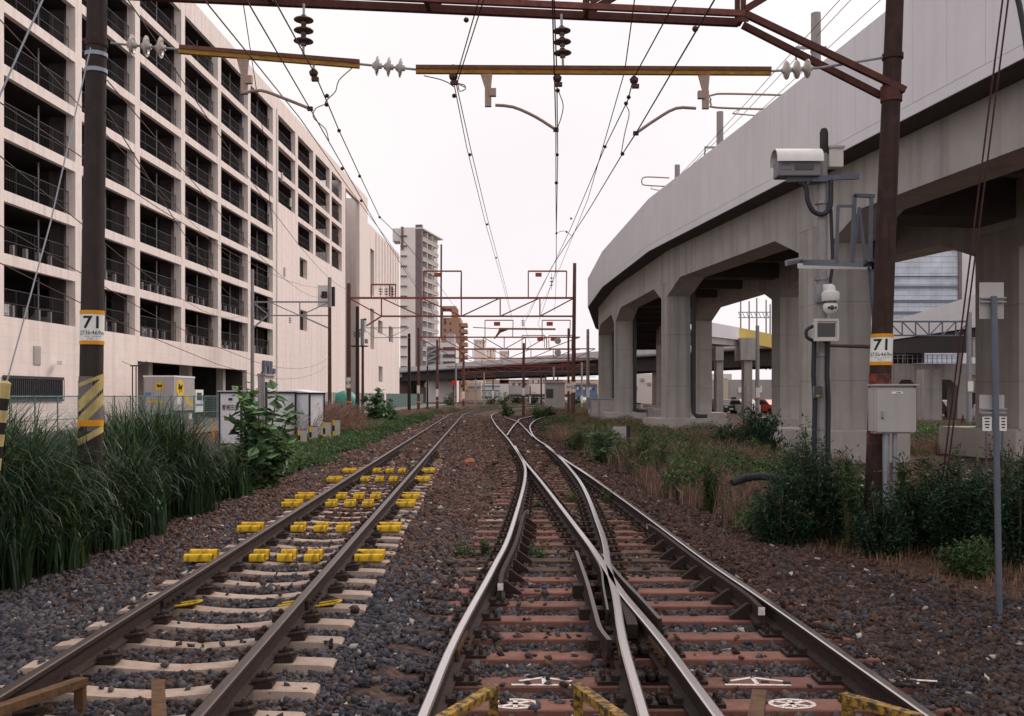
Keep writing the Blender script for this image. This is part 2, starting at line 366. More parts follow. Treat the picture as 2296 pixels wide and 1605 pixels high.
rb = catmull(Pb+[V3(1.235,31.8), V3(.93,40), V3(.92,50), V3(1.11,58.6), V3(1.7,69.7), V3(2.77,79.7), V3(5.6,95), V3(10.5,112)])
rc = catmull(Pc+[V3(.27,27), V3(.10,33.5)]); rd = catmull(Pd+[V3(1.36,27), V3(1.14,33.5)])
rs = catmull([V3(.86,41), V3(.65,52.8), V3(.36,64.6)]+[V3(tcv(y)+4.0, y) for y in np.arange(76, 210, 8)])
rt = catmull([V3(-.22,42.6), V3(.06,55), V3(.36,64.6), V3(.72,73.8), V3(2.3,86.2), V3(4.7,97), V3(9.4,113)])
rail(ra, 'rail', 'shiny left rail of the switch track, curving away under the far bridge')
rail(rb, 'rail', 'shiny rail running up through the middle of the frog to the right hand branch')
rail(rc, 'rail', 'shiny rail crossing leftward over the frog, with a blue grey near end')
rail(rd, 'rail', 'long dark right rail with a thin bright edge, nearest the dry weeds')
rail(rs, 'rail', 'far curved rail running into the distant crossing from the left')
rail(rt, 'rail', 'far curved rail running from the distant crossing to the right')
def xat(path, Y):
    for p, q in zip(path, path[1:]):
        if p.y <= Y <= q.y: return lerp(p.x, q.x, (Y-p.y)/(q.y-p.y+1e-9))
    return None
# guard rails with braces, wing rails, frog casting
def guard(path, off, y0, y1, side, label):
    r0 = thing('guard_rail', label, 'guard rail', (xat(path, y0)+off, y0, -.28))
    ys = np.linspace(y0, y1, 14); P = []
    for i, y in enumerate(ys):
        fl = .035*max(0, 1-min(i, 13-i)/1.2); P.append(Vector((xat(path, y)+off+side*fl, y, -.115)))
    MB().sweep(P, [(-.04,-.15),(.04,-.15),(.04,-.135),(.010,-.12),(.010,-.04),(.021,-.03),(.021,-.005),(-.021,-.005),(-.021,-.03),(-.010,-.04),(-.010,-.12),(-.04,-.135)]).build('rail_bar', railside_m, r0)
    for y in np.arange(y0+.35, y1-.2, .6):
        x = xat(path, y)+off
        MB().prism([(x+side*.035,y-.03,-.28),(x+side*.035,y-.03,-.16),(x+side*.06,y-.03,-.16),(x+side*.20,y-.03,-.265),(x+side*.20,y-.03,-.28)], (0,.06,0)).build('brace', plate_m, r0)
    for q in (P[0], P[-1]): MB().box(q+Vector((0,0,-.035)), (.05,.02,.06)).build('end_face', whitedirt_m, r0)
guard(ra, .105, 8.9, 14.6, 1, 'rusty guard rail lying just inside the left switch rail')
guard(rd, -.095, 7.9, 13.0, -1, 'braced guard rail lying just inside the long dark right rail')
fr = thing('switch_frog', 'worn steel crossing frog where the two middle rails meet', 'rail frog', (.86, 9.3, -.28))
def wing(pts, name, w=.06):
    MB().sweep(catmull(pts, .25), [(-w,-.15),(w,-.15),(w*.5,-.10),(w*.55,-.005),(-w*.55,-.005),(-w*.5,-.10)], [0,0,0,1,0,0]).build(name, [railside_m, railtopdull_m], fr)
wing([rp_(1291,1233), rp_(1315,1300), rp_(1335,1372), rp_(1345,1405), rp_(1366,1432)], 'wing_rail', .030)
wing([rp_(1349,1240), rp_(1392,1292), rp_(1440,1342), rp_(1479,1385)], 'wing_rail', .028)
wing([rp_(1322,1228), rp_(1346,1270), rp_(1352,1310), rp_(1362,1365)], 'wing_rail', .016)
bp = [rp_(1366,1280), rp_(1388,1330), rp_(1405,1392), rp_(1430,1392), rp_(1412,1340), rp_(1384,1295)]
MB().prism([p+Vector((0,0,-.13)) for p in bp], (0,0,.105)).build('frog_casting', plate_m, fr)
nose = [rp_(1356,1262), rp_(1375,1318), rp_(1394,1332), rp_(1370,1276)]
MB().prism([p+Vector((0,0,-.06)) for p in nose], (0,0,.058)).build('frog_nose', railtop_m, fr)
for q in ((1330,1340),(1312,1290),(1353,1405)):
    c = rp_(*q); MB().box(c+Vector((-.02,0,-.16)), (.20,.16,.16)).build('spacer_block', plate_m, fr)
# fishplates at the rail joints
def fish(path, y, z, lab):
    r0 = thing('fishplate', lab, 'rail joint plate', (xat(path, y), y, z-.13))
    for s in (-1, 1):
        MB().bar((xat(path, y-.28)+s*.028, y-.28, z-.085), (xat(path, y+.28)+s*.028, y+.28, z-.085), .022, .07).build('plate', guardb_m if z < 0 else plate_m, r0)
        for k in (-.2,-.07,.07,.2): MB().lathe([(.016,0),(.016,.03)], (xat(path, y+k)+s*.036, y+k, z-.085), (s,0,0), 6).build('bolt', clip_m, r0)
fish(ra, 7.05, -.12, 'brown joint plates on the shiny left switch rail')
fish(rb, 6.9, -.12, 'joint plates on the middle rail just this side of the frog')
fish(rc, 6.9, -.12, 'joint plates on the blue grey rail just this side of the frog')
ltr = [Vector((tcv(y)-.566, y, 0)) for y in (0, 40)]; rtr = [Vector((tcv(y)+.566, y, 0)) for y in (0, 40)]
fish(ltr, 8.1, 0, 'dark joint plates with a yellow bond loop on the far left rail')
fish(rtr, 8.1, 0, 'dark joint plates with yellow bond loops on the inner rail of the left track')
for x0, lab in ((tcv(8.0)-.38, 'yellow bond cable loop inside the far left rail'), (tcv(8.0)+.74, 'yellow bond cable loop on the right side of the left track'), (tcv(8.0)+.44, 'yellow bond cable loop peeping over the inner rail of the left track')):
    P = [Vector((x0+dx, 8.0+dy, -.10+dz)) for dx, dy, dz in ((-.10,-.05,-.02),(.04,-.05,0),(.085,-.03,.01),(.095,0,.012),(.085,.03,.01),(.03,.05,0),(-.09,.06,-.02))]
    tag(MB().tube(catmull(P, .02), .009, 6).build('bond_cable', yellow_m, smooth=True), lab, 'cable')

# ------------------------------------------------------------------ sleepers
def mono_bm():
    b = MB(); xs = [-1.0,-.98,-.75,-.45,-.2,0,.2,.45,.75,.98,1.0]; tops = [-.19,-.178,-.168,-.172,-.197,-.207,-.197,-.172,-.168,-.178,-.19]
    V = []
    for x, t in zip(xs, tops):
        wt = .085 if abs(x) < .3 else .098
        V += [(x,-.13,-.36),(x,-wt,t),(x,wt,t),(x,.13,-.36)]
    Fs = [(i*4+j, i*4+(j+1)%4, (i+1)*4+(j+1)%4, (i+1)*4+j) for i in range(len(xs)-1) for j in range(4)]+[(3,2,1,0), tuple(range(40,44))]
    return b.add(V, Fs)
def clip_mb(x, s):
    b = MB()
    if 1:
        b.box((x+s*.115, 0, -.145), (.12,.13,.035)); b.tube([(x+s*.055,-.06,-.125),(x+s*.15,-.055,-.11),(x+s*.18,0,-.115),(x+s*.15,.055,-.11),(x+s*.055,.06,-.125)], .016, 6)
        b.lathe([(.022,0),(.022,.045),(.012,.06)], (x+s*.12, 0, -.13), (0,0,1), 8)
    return b
LS, LSfar = 'pale concrete sleeper of the left track, lying between its brown rails', 'pale concrete sleeper of the left track far off, half buried in brown ballast'
proto = thing('concrete_sleeper', LS, 'sleeper', (0,0,0), 0, 'concrete sleepers of the left track')
mono_bm().build('body', sleep_m, proto)
for x, s_ in ((-.566,-1),(-.566,1),(.566,-1),(.566,1)): clip_mb(x, s_).build('rail_clip', clip_m, proto)
bodym = proto.children[0].data; SLEEP = []
first = True; y = 3.1; k = 0
while y < 62:
    dx = -.0325; jit = random.uniform(-.025, .025)
    if y < 30:
        if first: o = proto; o.location = (tcv(y), y, 0); first = False
        else: o = dup(proto, (tcv(y), y, 0))
        o.rotation_euler = (0, 0, .0325+random.uniform(-.008, .008)); o.location.x += jit
    else:
        o = bpy.data.objects.new('concrete_sleeper', bodym); COL.objects.link(o); o.location = (tcv(y)+jit, y, -.004)
        tag(o, LSfar, 'sleeper', 'far concrete sleepers of the left track'); o.rotation_euler = (0, 0, .0325)
    SLEEP.append((o.location.x, y, 1.0, .115)); y += .565+random.uniform(-.012, .012); k += 1
box_me = {}
def tplate_mb():
    b = MB(); b.box((0,0,.008), (.40,.17,.022))
    for sx in (-.16,-.095,.095,.16):
        for sy in (-.045, .045): b.lathe([(.017,0),(.017,.03),(.010,.042)], (sx, sy, .017), (0,0,1), 6)
    for sx in (-.078,.078): b.box((sx,0,.03), (.045,.14,.045))
    return b
tp0 = tplate_mb().build('tie_plate', plate_m); tpm = tp0.data; bpy.data.objects.remove(tp0)
def wood_thing(y, xl, xr, m, lab, grp, xs, z=-.29, plates=True, w=.22):
    t = thing('wooden_sleeper', lab, 'sleeper', ((xl+xr)/2, y, z-.15), random.uniform(.0,.03), grp)
    b = MB(); L = xr-xl; c = Vector(((xl+xr)/2, y, z-.075)); bv = .008
    b.box(c, (L, w, .15)); o = b.build('beam', m, t)
    bm = bmesh.new(); bm.from_mesh(o.data); bmesh.ops.bevel(bm, geom=bm.edges[:], offset=bv, segments=1, affect='EDGES'); bm.to_mesh(o.data); bm.free()
    if plates:
        for x in xs:
            p = bpy.data.objects.new('tie_plate', tpm); COL.objects.link(p); p.parent = t
            p.location = (x-(xl+xr)/2, 0, .151)
    SLEEP.append(((xl+xr)/2, y, L/2, w/2+.005)); return t
y = 4.77; k = 0
WT = []
FIRST = [4.77,5.37,5.97,6.44,7.10,7.68]
while y < 62:
    xs = [xat(p, y) for p in (ra, rb, rc, rd)]
    if y > 40: xs += [xat(rs, y), xat(rt, y)]
    xs = [x for x in xs if x is not None]
    lo, hi = min(xs), max(xs)
    jl, jr = random.uniform(-.06, .10), random.uniform(-.05, .05)
    m = wood_m if y < 9.2 or random.random() < .4 else woodold_m
    lab = 'red brown sleeper under the near end of the switch' if y < 9.2 else ('dark worn wooden sleeper under the switch rails' if y < 33 else 'dark wooden sleeper of the far switch')
    WT.append(wood_thing(y, lo-.56+jl, hi+.45+jr, m, lab, lab.replace('sleeper', 'sleepers'), xs, plates=y < 34))
    k += 1; y = FIRST[k] if k < len(FIRST) else y+.588+random.uniform(-.02, .02)
tag(WT[2], 'red brown sleeper with a white painted ring near the bottom of the picture', 'sleeper'); del WT[2]['group']
# painted marks on the sleepers
def strokes(c, lines, name, lab, cat='painted mark', w=.028):
    b = MB()
    for l in lines:
        for p, q in zip(l, l[1:]): b.bar((c[0]+p[0], c[1]+p[1], c[2]), (c[0]+q[0], c[1]+q[1], c[2]), w, .003)
    return tag(b.build(name, whitedirt_m), lab, cat)
arrow = [[(-.21,-.075),(.21,-.085)], [(0,-.075),(0,.085)], [(-.16,.01),(0,.085),(.18,.0)]]
ring = [[(.13*math.cos(a), .085*math.sin(a)) for a in np.linspace(0, 2*math.pi, 19)], [(-.09,-.05),(.09,.05)], [(-.09,.05),(.09,-.05)], [(0,-.08),(0,.08)]]
ZT = -.287
def wy(py):  # nearest wooden sleeper to a picture row
    Y = F*(CZ+.29)/(py-HY); ys = [t.location.y for t in WT]; return min(ys, key=lambda v: abs(v-Y))
y1, y0 = wy(1527), wy(1582)
strokes((gx(1219,y1), y1, ZT), arrow, 'painted_arrow', 'white painted arrow on the red sleeper between the left switch rails')
strokes((gx(1692,y1), y1, ZT), arrow, 'painted_arrow', 'white painted arrow on the red sleeper between the right switch rails')
strokes((gx(2045,y1), y1, ZT), [[(-.1,.06),(.02,-.05)], [(-.1,.06),(.16,.0)]], 'painted_arrow', 'white painted tick on the sleeper end outside the right rail')
strokes((gx(1155,y0), y0, ZT), ring, 'painted_ring', 'white painted ring with a cross on the nearest red sleeper')
strokes((gx(1775,y0), y0, ZT), ring, 'painted_ring', 'white painted ring at the bottom edge, right switch track')
for px, py, lab in ((1115,1140,'far white dash of paint on the sleeper ends'),(1110,1168,'white oval of paint on a sleeper end, second from the far dash'),(1098,1268,'white oval of paint on a sleeper end beside green weeds'),(1560,1250,'white oval of paint on a sleeper right of the frog'),(1530,1218,'white smear of paint on a sleeper right of the frog')):
    Yw = wy(py); strokes((gx(px,Yw), Yw, ZT), [[(.13*math.cos(a), .05*math.sin(a)) for a in np.linspace(0, 6.283, 11)]], 'painted_oval', lab)

# ------------------------------------------------------------------ ballast stones
PH = (1+5**.5)/2
ICO = np.array([(-1,PH,0),(1,PH,0),(-1,-PH,0),(1,-PH,0),(0,-1,PH),(0,1,PH),(0,-1,-PH),(0,1,-PH),(PH,0,-1),(PH,0,1),(-PH,0,-1),(-PH,0,1)])/math.sqrt(1+PH*PH)
ICF = np.array([(0,11,5),(0,5,1),(0,1,7),(0,7,10),(0,10,11),(1,5,9),(5,11,4),(11,10,2),(10,7,6),(7,1,8),(3,9,4),(3,4,2),(3,2,6),(3,6,8),(3,8,9),(4,9,5),(2,4,11),(6,2,10),(8,6,7),(9,8,1)])
CUB = np.array([(-1,-1,-1),(1,-1,-1),(1,1,-1),(-1,1,-1),(-1,-1,1),(1,-1,1),(1,1,1),(-1,1,1)])*.66
CUF = np.array([(0,2,1),(0,3,2),(4,5,6),(4,6,7),(0,1,5),(0,5,4),(1,2,6),(1,6,5),(2,3,7),(2,7,6),(3,0,4),(3,4,7)])
def stones(x0, x1, y0, y1, dens, smin, smax, BASE=CUB, BF=CUF):
    NV = len(BASE)
    n = int((x1-x0)*(y1-y0)*dens); X = rng.uniform(x0, x1, n); Y = rng.uniform(y0, y1, n)
    keep = (np.abs(X/Y) < .56)
    d = X-tc(Y); keep &= (d > np.interp(Y,[8,18,27],[-2.9,-2.7,-2.35])+rng.normal(0,.12,n)) & (d < np.interp(Y,[4,8,10,13,17],[9,7.8,6.7,5.95,5.55])+rng.normal(0,.22,n))
    X, Y = X[keep], Y[keep]; n = len(X); s = rng.uniform(smin, smax, n)*rng.choice([.75,1,1.15], n)
    ok = np.ones(n, bool); bury = rng.random(n); ontop = np.zeros(n, bool); dd = X-tc(Y)
    pb = np.where(dd > 4.55, .5, np.where((dd > 1.0) & (dd < 2.6), .05, np.where(dd < -.75, .09, .012))); pb = np.maximum(pb, np.interp(Y, [10,16,26,40], [0,.05,.16,.6]))
    for (cx, cy, hl, hw) in SLEEP:
        inn = (np.abs(Y-cy) < hw+s*.30) & (np.abs(X-cx) < hl+s*.2); ok &= ~(inn & (bury > pb)); ontop |= inn & (np.abs(Y-cy) < hw) & (np.abs(X-cx) < hl)
    for path in (ltr, rtr, ra, rb, rc, rd):
        py_ = np.array([p.y for p in path]); px_ = np.array([p.x for p in path]); xi = np.interp(Y, py_, px_)
        inr = (Y >= py_.min()) & (Y <= py_.max()); ok &= ~(inr & (np.abs(X-xi) < .085+s*.3))
    X, Y, s, ontop = X[ok], Y[ok], s[ok], ontop[ok]; n = len(X)
    Z = ground_z(X, Y)+s*rng.uniform(-.05,.42,n)
    Z = np.where(ontop, np.where(X-tc(Y) < 1.3, -.185, -.287)+s*rng.uniform(.0,.2,n), Z)
    sc = np.stack([s*rng.uniform(.8,1.6,n), s*rng.uniform(.55,1.05,n), s*rng.uniform(.38,.8,n)], -1)*.55
    V = (BASE[None]*(1+rng.uniform(-.34,.34,(n,NV,1)))+rng.normal(0,.15,(n,NV,3)))*sc[:,None]
    a, t, p = rng.uniform(0,6.28,n), rng.normal(0,.5,n), rng.normal(0,.5,n)
    ca, sa = np.cos(a)[:,None], np.sin(a)[:,None]; ct, st = np.cos(t)[:,None], np.sin(t)[:,None]; cp_, sp_ = np.cos(p)[:,None], np.sin(p)[:,None]
    x, y, z = V[...,0], V[...,1], V[...,2]
    y, z = y*ct-z*st, y*st+z*ct; x, z = x*cp_+z*sp_, -x*sp_+z*cp_; x, y = x*ca-y*sa, x*sa+y*ca
    V = np.stack([x+X[:,None], y+Y[:,None], z+Z[:,None]], -1)
    d = X-tc(Y)
    brown = np.clip((Y-8.5)/6, 0, 1)*.8+.12+.25*np.exp(-((d-3.4)/1.4)**2)+np.where(d > 4.5, .45, 0)+.15*np.sin(X*2.1+Y*.9)
    isb = rng.random(n) < brown
    blue = np.array([.118,.114,.146]); grey = np.array([.185,.165,.165]); br = np.array([.165,.098,.082]); rb_ = np.array([.205,.115,.088])
    c = np.where(isb[:,None], np.where((rng.random(n) < .6)[:,None], br, rb_), np.where((rng.random(n) < .62)[:,None], blue, grey))
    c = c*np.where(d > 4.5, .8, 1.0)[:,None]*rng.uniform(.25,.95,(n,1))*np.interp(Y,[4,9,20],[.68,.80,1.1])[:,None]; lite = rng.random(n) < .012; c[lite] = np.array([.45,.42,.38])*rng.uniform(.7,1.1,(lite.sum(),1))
    return V.reshape(-1,3), (BF[None]+np.arange(n)[:,None,None]*NV).reshape(-1,3), np.repeat(c, NV, 0)
VV, FF, CC, nb = [], [], [], 0
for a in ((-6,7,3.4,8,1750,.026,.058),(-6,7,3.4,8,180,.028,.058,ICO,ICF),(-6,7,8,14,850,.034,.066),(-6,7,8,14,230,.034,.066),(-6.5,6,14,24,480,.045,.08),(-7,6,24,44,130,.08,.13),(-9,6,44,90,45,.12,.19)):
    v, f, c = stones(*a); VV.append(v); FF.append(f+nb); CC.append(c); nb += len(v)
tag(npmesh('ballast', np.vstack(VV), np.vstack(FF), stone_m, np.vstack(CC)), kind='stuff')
# ------------------------------------------------------------------ parking building on the left
BR = math.atan(.0307); B0 = Vector((-27.31, 0, -.42)); BM = Matrix.Translation(B0) @ Matrix.Rotation(-BR, 4, 'Z')
def bp_(v, u, z): return BM @ Vector((v, u, z+.42))           # v: out of the wall (+) or into it (-), u along the wall
def bbox(b, v0, v1, u0, u1, z0, z1, mi=0):
    return b.hexa([bp_(v,u,z) for z in (z0,z1) for v,u in ((v0,u0),(v1,u0),(v1,u1),(v0,u1))], mi)
def bu(px): return 60800/(1216-px)
park = thing('parking_building', 'big pink multi-storey parking building with open decks and mesh railings', 'building', B0, -BR)
FLZ = [5.6+3.2*k for k in range(9)]; NB = 8; CW = .8; CU = [50.1+8.53*(i-2) for i in range(NB+1)]   # column lines
UE = CU[-1]+.4
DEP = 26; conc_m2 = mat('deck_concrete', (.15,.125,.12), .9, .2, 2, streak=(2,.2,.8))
# ground floor wall with the loading bay
gb = MB(); gu0, gu1, gz = 67.2, 92.0, 3.9
bbox(gb, -.4, 0, CU[0]-.4, gu0, -.42, 5.6); bbox(gb, -.4, 0, gu1, UE, -.42, 5.6); bbox(gb, -.4, 0, gu0, gu1, gz, 5.6)
gb.build('ground_floor_wall', wall_m, park)
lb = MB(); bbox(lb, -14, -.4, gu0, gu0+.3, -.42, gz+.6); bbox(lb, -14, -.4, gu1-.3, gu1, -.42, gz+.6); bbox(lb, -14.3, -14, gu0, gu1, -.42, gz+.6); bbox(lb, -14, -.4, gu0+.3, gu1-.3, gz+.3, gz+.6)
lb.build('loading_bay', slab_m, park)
for u in (74.5, 83): bbox(MB(), -3.0, -2.2, u, u+.8, -.42, 4.2).build('bay_pillar', wall_m, park)
bbox(MB(), -1.6, -1.0, 88.2, 88.9, -.42, 4.2).build('bay_pillar', boxgrey_m, park)
for i, u in enumerate(CU): bbox(MB(), -.55, 0, u-CW/2, u+CW/2, 5.6, 32.4).build('facade_column', frame_m, park)
for k in range(1, 9):
    z1 = FLZ[k] if k < 8 else 32.4; b = MB()
    for i in range(NB): bbox(b, -.30, -.003, CU[i]+CW/2, CU[i+1]-CW/2, FLZ[k]-.56, z1)
    b.build('floor_edge' if k < 8 else 'roof_edge', frame_m, park)
for k in range(0, 9):
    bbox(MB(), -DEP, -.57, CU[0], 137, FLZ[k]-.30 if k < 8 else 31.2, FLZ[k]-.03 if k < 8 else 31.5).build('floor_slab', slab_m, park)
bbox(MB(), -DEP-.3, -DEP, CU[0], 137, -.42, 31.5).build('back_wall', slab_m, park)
for i, u in enumerate(CU):                                     # structural columns and deep beams behind the facade
    bbox(MB(), -2.0, -1.1, u-.45+.9, u+.45+.9, 5.6, 31.2).build('deck_column', conc_m2, park)
    bbox(MB(), -13.5, -12.6, u-.45+.9, u+.45+.9, 5.6, 31.2).build('deck_column', conc_m2, park)
for k in range(1, 9):
    b = MB()
    for u in CU: bbox(b, -DEP, -2.0, u+.6, u+1.2, FLZ[k]-.85 if k < 8 else 30.6, FLZ[k]-.30 if k < 8 else 31.2)
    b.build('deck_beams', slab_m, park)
def railing(u0, u1, z, h=1.5, v=-.42, step=.16):
    b = MB()
    bbox(b, v-.02, v+.02, u0, u1, z+h-.04, z+h); bbox(b, v-.02, v+.02, u0, u1, z+.04, z+.08); bbox(b, v-.015, v+.015, u0, u1, z+h*.5, z+h*.5+.03)
    n = int((u1-u0)/step)
    for i in range(n+1):
        u = lerp(u0, u1, i/n); w = .03 if i % 12 == 0 else .010; bbox(b, v-w/2, v+w/2, u-w/2, u+w/2, z, z+h)
    return b
for k in range(8):
    for i in range(1, NB): railing(CU[i]+CW/2, CU[i+1]-CW/2, FLZ[k]).build('railing', rail_gal, park)
# lamps, vertical pipes and wheel stops behind the railings
for k in range(8):
    for i in range(2, NB, 1):
        b = MB(); b.tube([bp_(-.9, CU[i]+5.6, FLZ[k]), bp_(-.9, CU[i]+5.6, FLZ[k]+2.6)], .05, 6); b.build('pipe', greypole_m, park)
    b = MB()
    if k in (0, 1): 
        for i in range(2, NB):
            for j in range(5): bbox(b, -.95, -.75, CU[i]+1.3+j*1.35, CU[i]+1.5+j*1.35, FLZ[k], FLZ[k]+.75)
        o = b.build('kerb_posts', greypole_m, park); o['kind'] = 'stuff'
for k in range(0, 8):
    bbox(MB(), -1.35, -1.05, CU[5]+3.0, CU[5]+3.9, FLZ[k]-.02, FLZ[k]+1.45).build('orange_locker', red_m, park)
# solid wall right of the open decks, with three columns of openings high up
sw = MB(); cols = [(102.9,110.0,3),(111.2,118.6,4),(119.8,127.8,4),(129.0,135.5,4)]
ue = 138.0
bbox(sw, -.5, 0, UE, cols[0][0], -.42, 32.4)
for j, (u0, u1, n) in enumerate(cols):
    nu = cols[j+1][0] if j < 3 else ue
    bbox(sw, -.5, 0, u1, nu, -.42, 32.4)
    zlo = FLZ[8-n]
    holes = []
    if j == 1: holes = [(112.0,115.6,15.0,17.2),(112.0,115.6,9.0,11.3)]
    zb = -.42
    for (a, c, za, zc) in sorted(holes, key=lambda h: h[2]):
        bbox(sw, -.5, 0, u0, u1, zb, za); bbox(sw, -.5, 0, u0, a, za, zc); bbox(sw, -.5, 0, c, u1, za, zc); zb = zc
    bbox(sw, -.5, 0, u0, u1, zb, zlo)
    for k in range(9-n, 9): bbox(sw, -.5, 0, u0, u1, FLZ[k]-.56, FLZ[k] if k < 8 else 32.4)
sw.build('blank_wall', wall_m, park)
for j, (u0, u1, n) in enumerate(cols):
    for k in range(8-n, 8): railing(u0, u1, FLZ[k]).build('railing', rail_gal, park)
for (za, zc) in ((15.0,17.2),(9.0,11.3)): bbox(MB(), -.9, -.6, 111.5, 116, za-.3, zc+.3).build('window_recess', slab_m, park)
MB().tube([bp_(.08, 102.2, -.4), bp_(.08, 102.2, 31)], .07, 8).build('downpipe', white_m, park)
MB().tube([bp_(.08, CU[2]-.3, 5), bp_(.08, CU[2]-.3, 31)], .06, 8).build('downpipe', mat('blue_grey_pipe', (.30,.33,.42), .6), park)
# brown stair recess and the end wall
b = MB(); bbox(b, -2.3, -2.0, 138, 148.6, -.42, 32); b.build('stair_recess', brownw_m, park)
b = MB(); bbox(b, -2.0, 0, 138, 138.02, -.42, 32.4); bbox(b, -.5, 0, 148.6, 155.5, -.42, 32.4); bbox(b, -.5, 0, 138.02, 148.6, 30.4, 32.4); bbox(b, -DEP, -.5, 155.3, 155.5, -.42, 32.4); b.build('end_wall', wall_m, park)
# details on the ground floor
bbox(MB(), .0, .05, 50.4, 56.6, 1.35, 2.5).build('window', glass_m, park)
b = MB(); bbox(b, .05, .09, 50.3, 56.7, 2.45, 2.6); bbox(b, .05, .09, 50.3, 56.7, 1.25, 1.35)
for i in range(33): bbox(b, .055, .085, 50.3+i*.2, 50.34+i*.2, 1.35, 2.45)
b.build('window_grille', rail_gal, park)
b = MB(); bbox(b, 0, .04, 53.4, 54.15, 3.22, 4.25)
for i in range(7): bbox(b, .04, .06, 53.45, 54.1, 3.28+i*.135, 3.36+i*.135)
b.build('vent', boxgrey_m, park)
bbox(MB(), 0, .05, 58.6, 60.2, 1.3, 2.5).build('window', glass_m, park)
for u0, u1, z0, z1 in ((97.0,97.5,3.9,5.0),(97.9,98.3,4.4,5.0),(98.6,99.1,3.75,5.0),(99.4,99.9,3.75,5.0),(96.6,97.9,3.7,3.9),(100.4,101.0,3.75,4.3)): bbox(MB(), 0, .25, u0, u1, z0, z1).build('wall_duct', steelblue_m, park)
bbox(MB(), 0, .3, 95.6, 101.4, 3.55, 3.65).build('wall_ledge', boxgrey_m, park)
bbox(MB(), -.1, .3, 95.0, 99.6, 2.15, 2.35).build('awning', white_m, park)
b = MB(); bbox(b, .25, .55, 55.5, 55.9, 3.3, 3.5); b.build('security_camera', white_m, park)
for (u, z) in ((104,24.0),(107.5,22.0),(105,14.2)): bbox(MB(), 0, .1, u, u+.5, z, z+.9).build('wall_box', boxgrey_m, park)
# lower block continuing to the right
anx = thing('annex_building', 'lower pale pink windowless block beyond the parking building', 'building', BM @ Vector((0,155.5,0)), -BR)
wz = MB(); NH = [(158.0,161.5,17.6,25.0),(158.0,161.5,9.0,15.5),(166,170,3.9,6.5),(165.5,170,12,14.2),(177,182,19.3,21.4),(177,182,11.2,14.0)]
edges = sorted({155.5,190.0}|{e for h in NH for e in h[:2]})
for a, c in zip(edges, edges[1:]):
    zb = -.42
    for h in sorted([h for h in NH if h[0] <= a and h[1] >= c], key=lambda h: h[2]): bbox(wz, -.6, -.003, a, c, zb, h[2]); zb = h[3]
    bbox(wz, -.6, -.003, a, c, zb, 28.6)
bbox(wz, -DEP, -.6, 189.6, 190, -.42, 28.6); bbox(wz, -DEP, -.6, 155.5, 189.6, 28.0, 28.3)
wz.build('wall', wall_m, anx)
for h in NH: bbox(MB(), -.95, -.62, h[0]-.2, h[1]+.2, h[2]-.2, h[3]+.2).build('window', slab_m, anx)
for u in np.arange(163, 190, 3.1): bbox(MB(), 0, .12, u, u+.25, 19.0, 28.2).build('pilaster', frame_m, anx)
# cars glimpsed on the two lowest decks
def car(name, loc, rz, m, lab, grp=None, L=3.9, Wd=1.65, H=1.5):
    t = thing(name, lab, 'car', loc, rz, grp)
    M = Matrix.Translation(loc) @ Matrix.Rotation(rz, 4, 'Z'); P = lambda x,y,z: M @ Vector((x,y,z))
    side = [(-L/2,.28),(-L/2,.80),(-L/2+.12,.92),(-L/2+.75,.98),(-L/2+1.35,H-.06),(-L/2+1.6,H),(L/2-.75,H),(L/2-.5,H-.08),(L/2-.1,.98),(L/2,.85),(L/2,.28)]
    b = MB(); b.prism([P(-Wd/2, y, z) for y, z in side], (M.to_3x3() @ Vector((Wd,0,0)))); b.build('body', m, t)
    for s in (-1, 1):
        x = s*(Wd/2+.004); b = MB()
        b.prism([P(x, y, z) for y, z in ((-L/2+.95,.98),(-L/2+1.45,H-.12),(L/2-.78,H-.12),(L/2-.4,.98))], (M.to_3x3() @ Vector((s*.01,0,0)))); b.build('side_window', glass_m, t)
        for y in (-L/2+.7, L/2-.7): MB().lathe([(.22,-.02),(.31,0),(.31,.17),(.2,.19)], P(s*(Wd/2-.15), y, .31), M.to_3x3() @ Vector((s,0,0)), 14).build('wheel', tyre_m, t)
        MB().box(P(s*(Wd/2-.25), -L/2-.01, .72), (.3,.05,.15), rz).build('headlight', white_m, t)
        MB().box(P(s*(Wd/2-.2), L/2+.01, .82), (.2,.04,.25), rz).build('tail_light', red_m, t)
    b = MB(); b.hexa([P(x,y,z) for x,y,z in ((-Wd/2+.12,-L/2+.78,1.0),(Wd/2-.12,-L/2+.78,1.0),(Wd/2-.12,-L/2+.8,1.0),(-Wd/2+.12,-L/2+.8,1.0),(-Wd/2+.15,-L/2+1.32,H-.09),(Wd/2-.15,-L/2+1.32,H-.09),(Wd/2-.15,-L/2+1.36,H-.09),(-Wd/2+.15,-L/2+1.36,H-.09))]); b.build('windscreen', glass_m, t)
    b = MB(); b.hexa([P(x,y,z) for x,y,z in ((-Wd/2+.12,L/2-.12,1.0),(Wd/2-.12,L/2-.12,1.0),(Wd/2-.12,L/2-.09,1.0),(-Wd/2+.12,L/2-.09,1.0),(-Wd/2+.15,L/2-.50,H-.1),(Wd/2-.15,L/2-.50,H-.1),(Wd/2-.15,L/2-.47,H-.1),(-Wd/2+.15,L/2-.47,H-.1))]); b.build('rear_window', glass_m, t)
    MB().box(P(0, -L/2-.012, .5), (.44,.03,.16), rz).build('number_plate', white_m, t)
    return t
whitecar = mat('white_car_paint', (.62,.62,.62), .3, .03, spec=.5); redcar = mat('red_car_paint', (.50,.05,.025), .3, .05, spec=.5); darkcar = mat('dark_car_paint', (.03,.03,.035), .25, .1, spec=.6)
silvercar = mat('silver_car_paint', (.36,.36,.38), .3, .03, metal=.4)
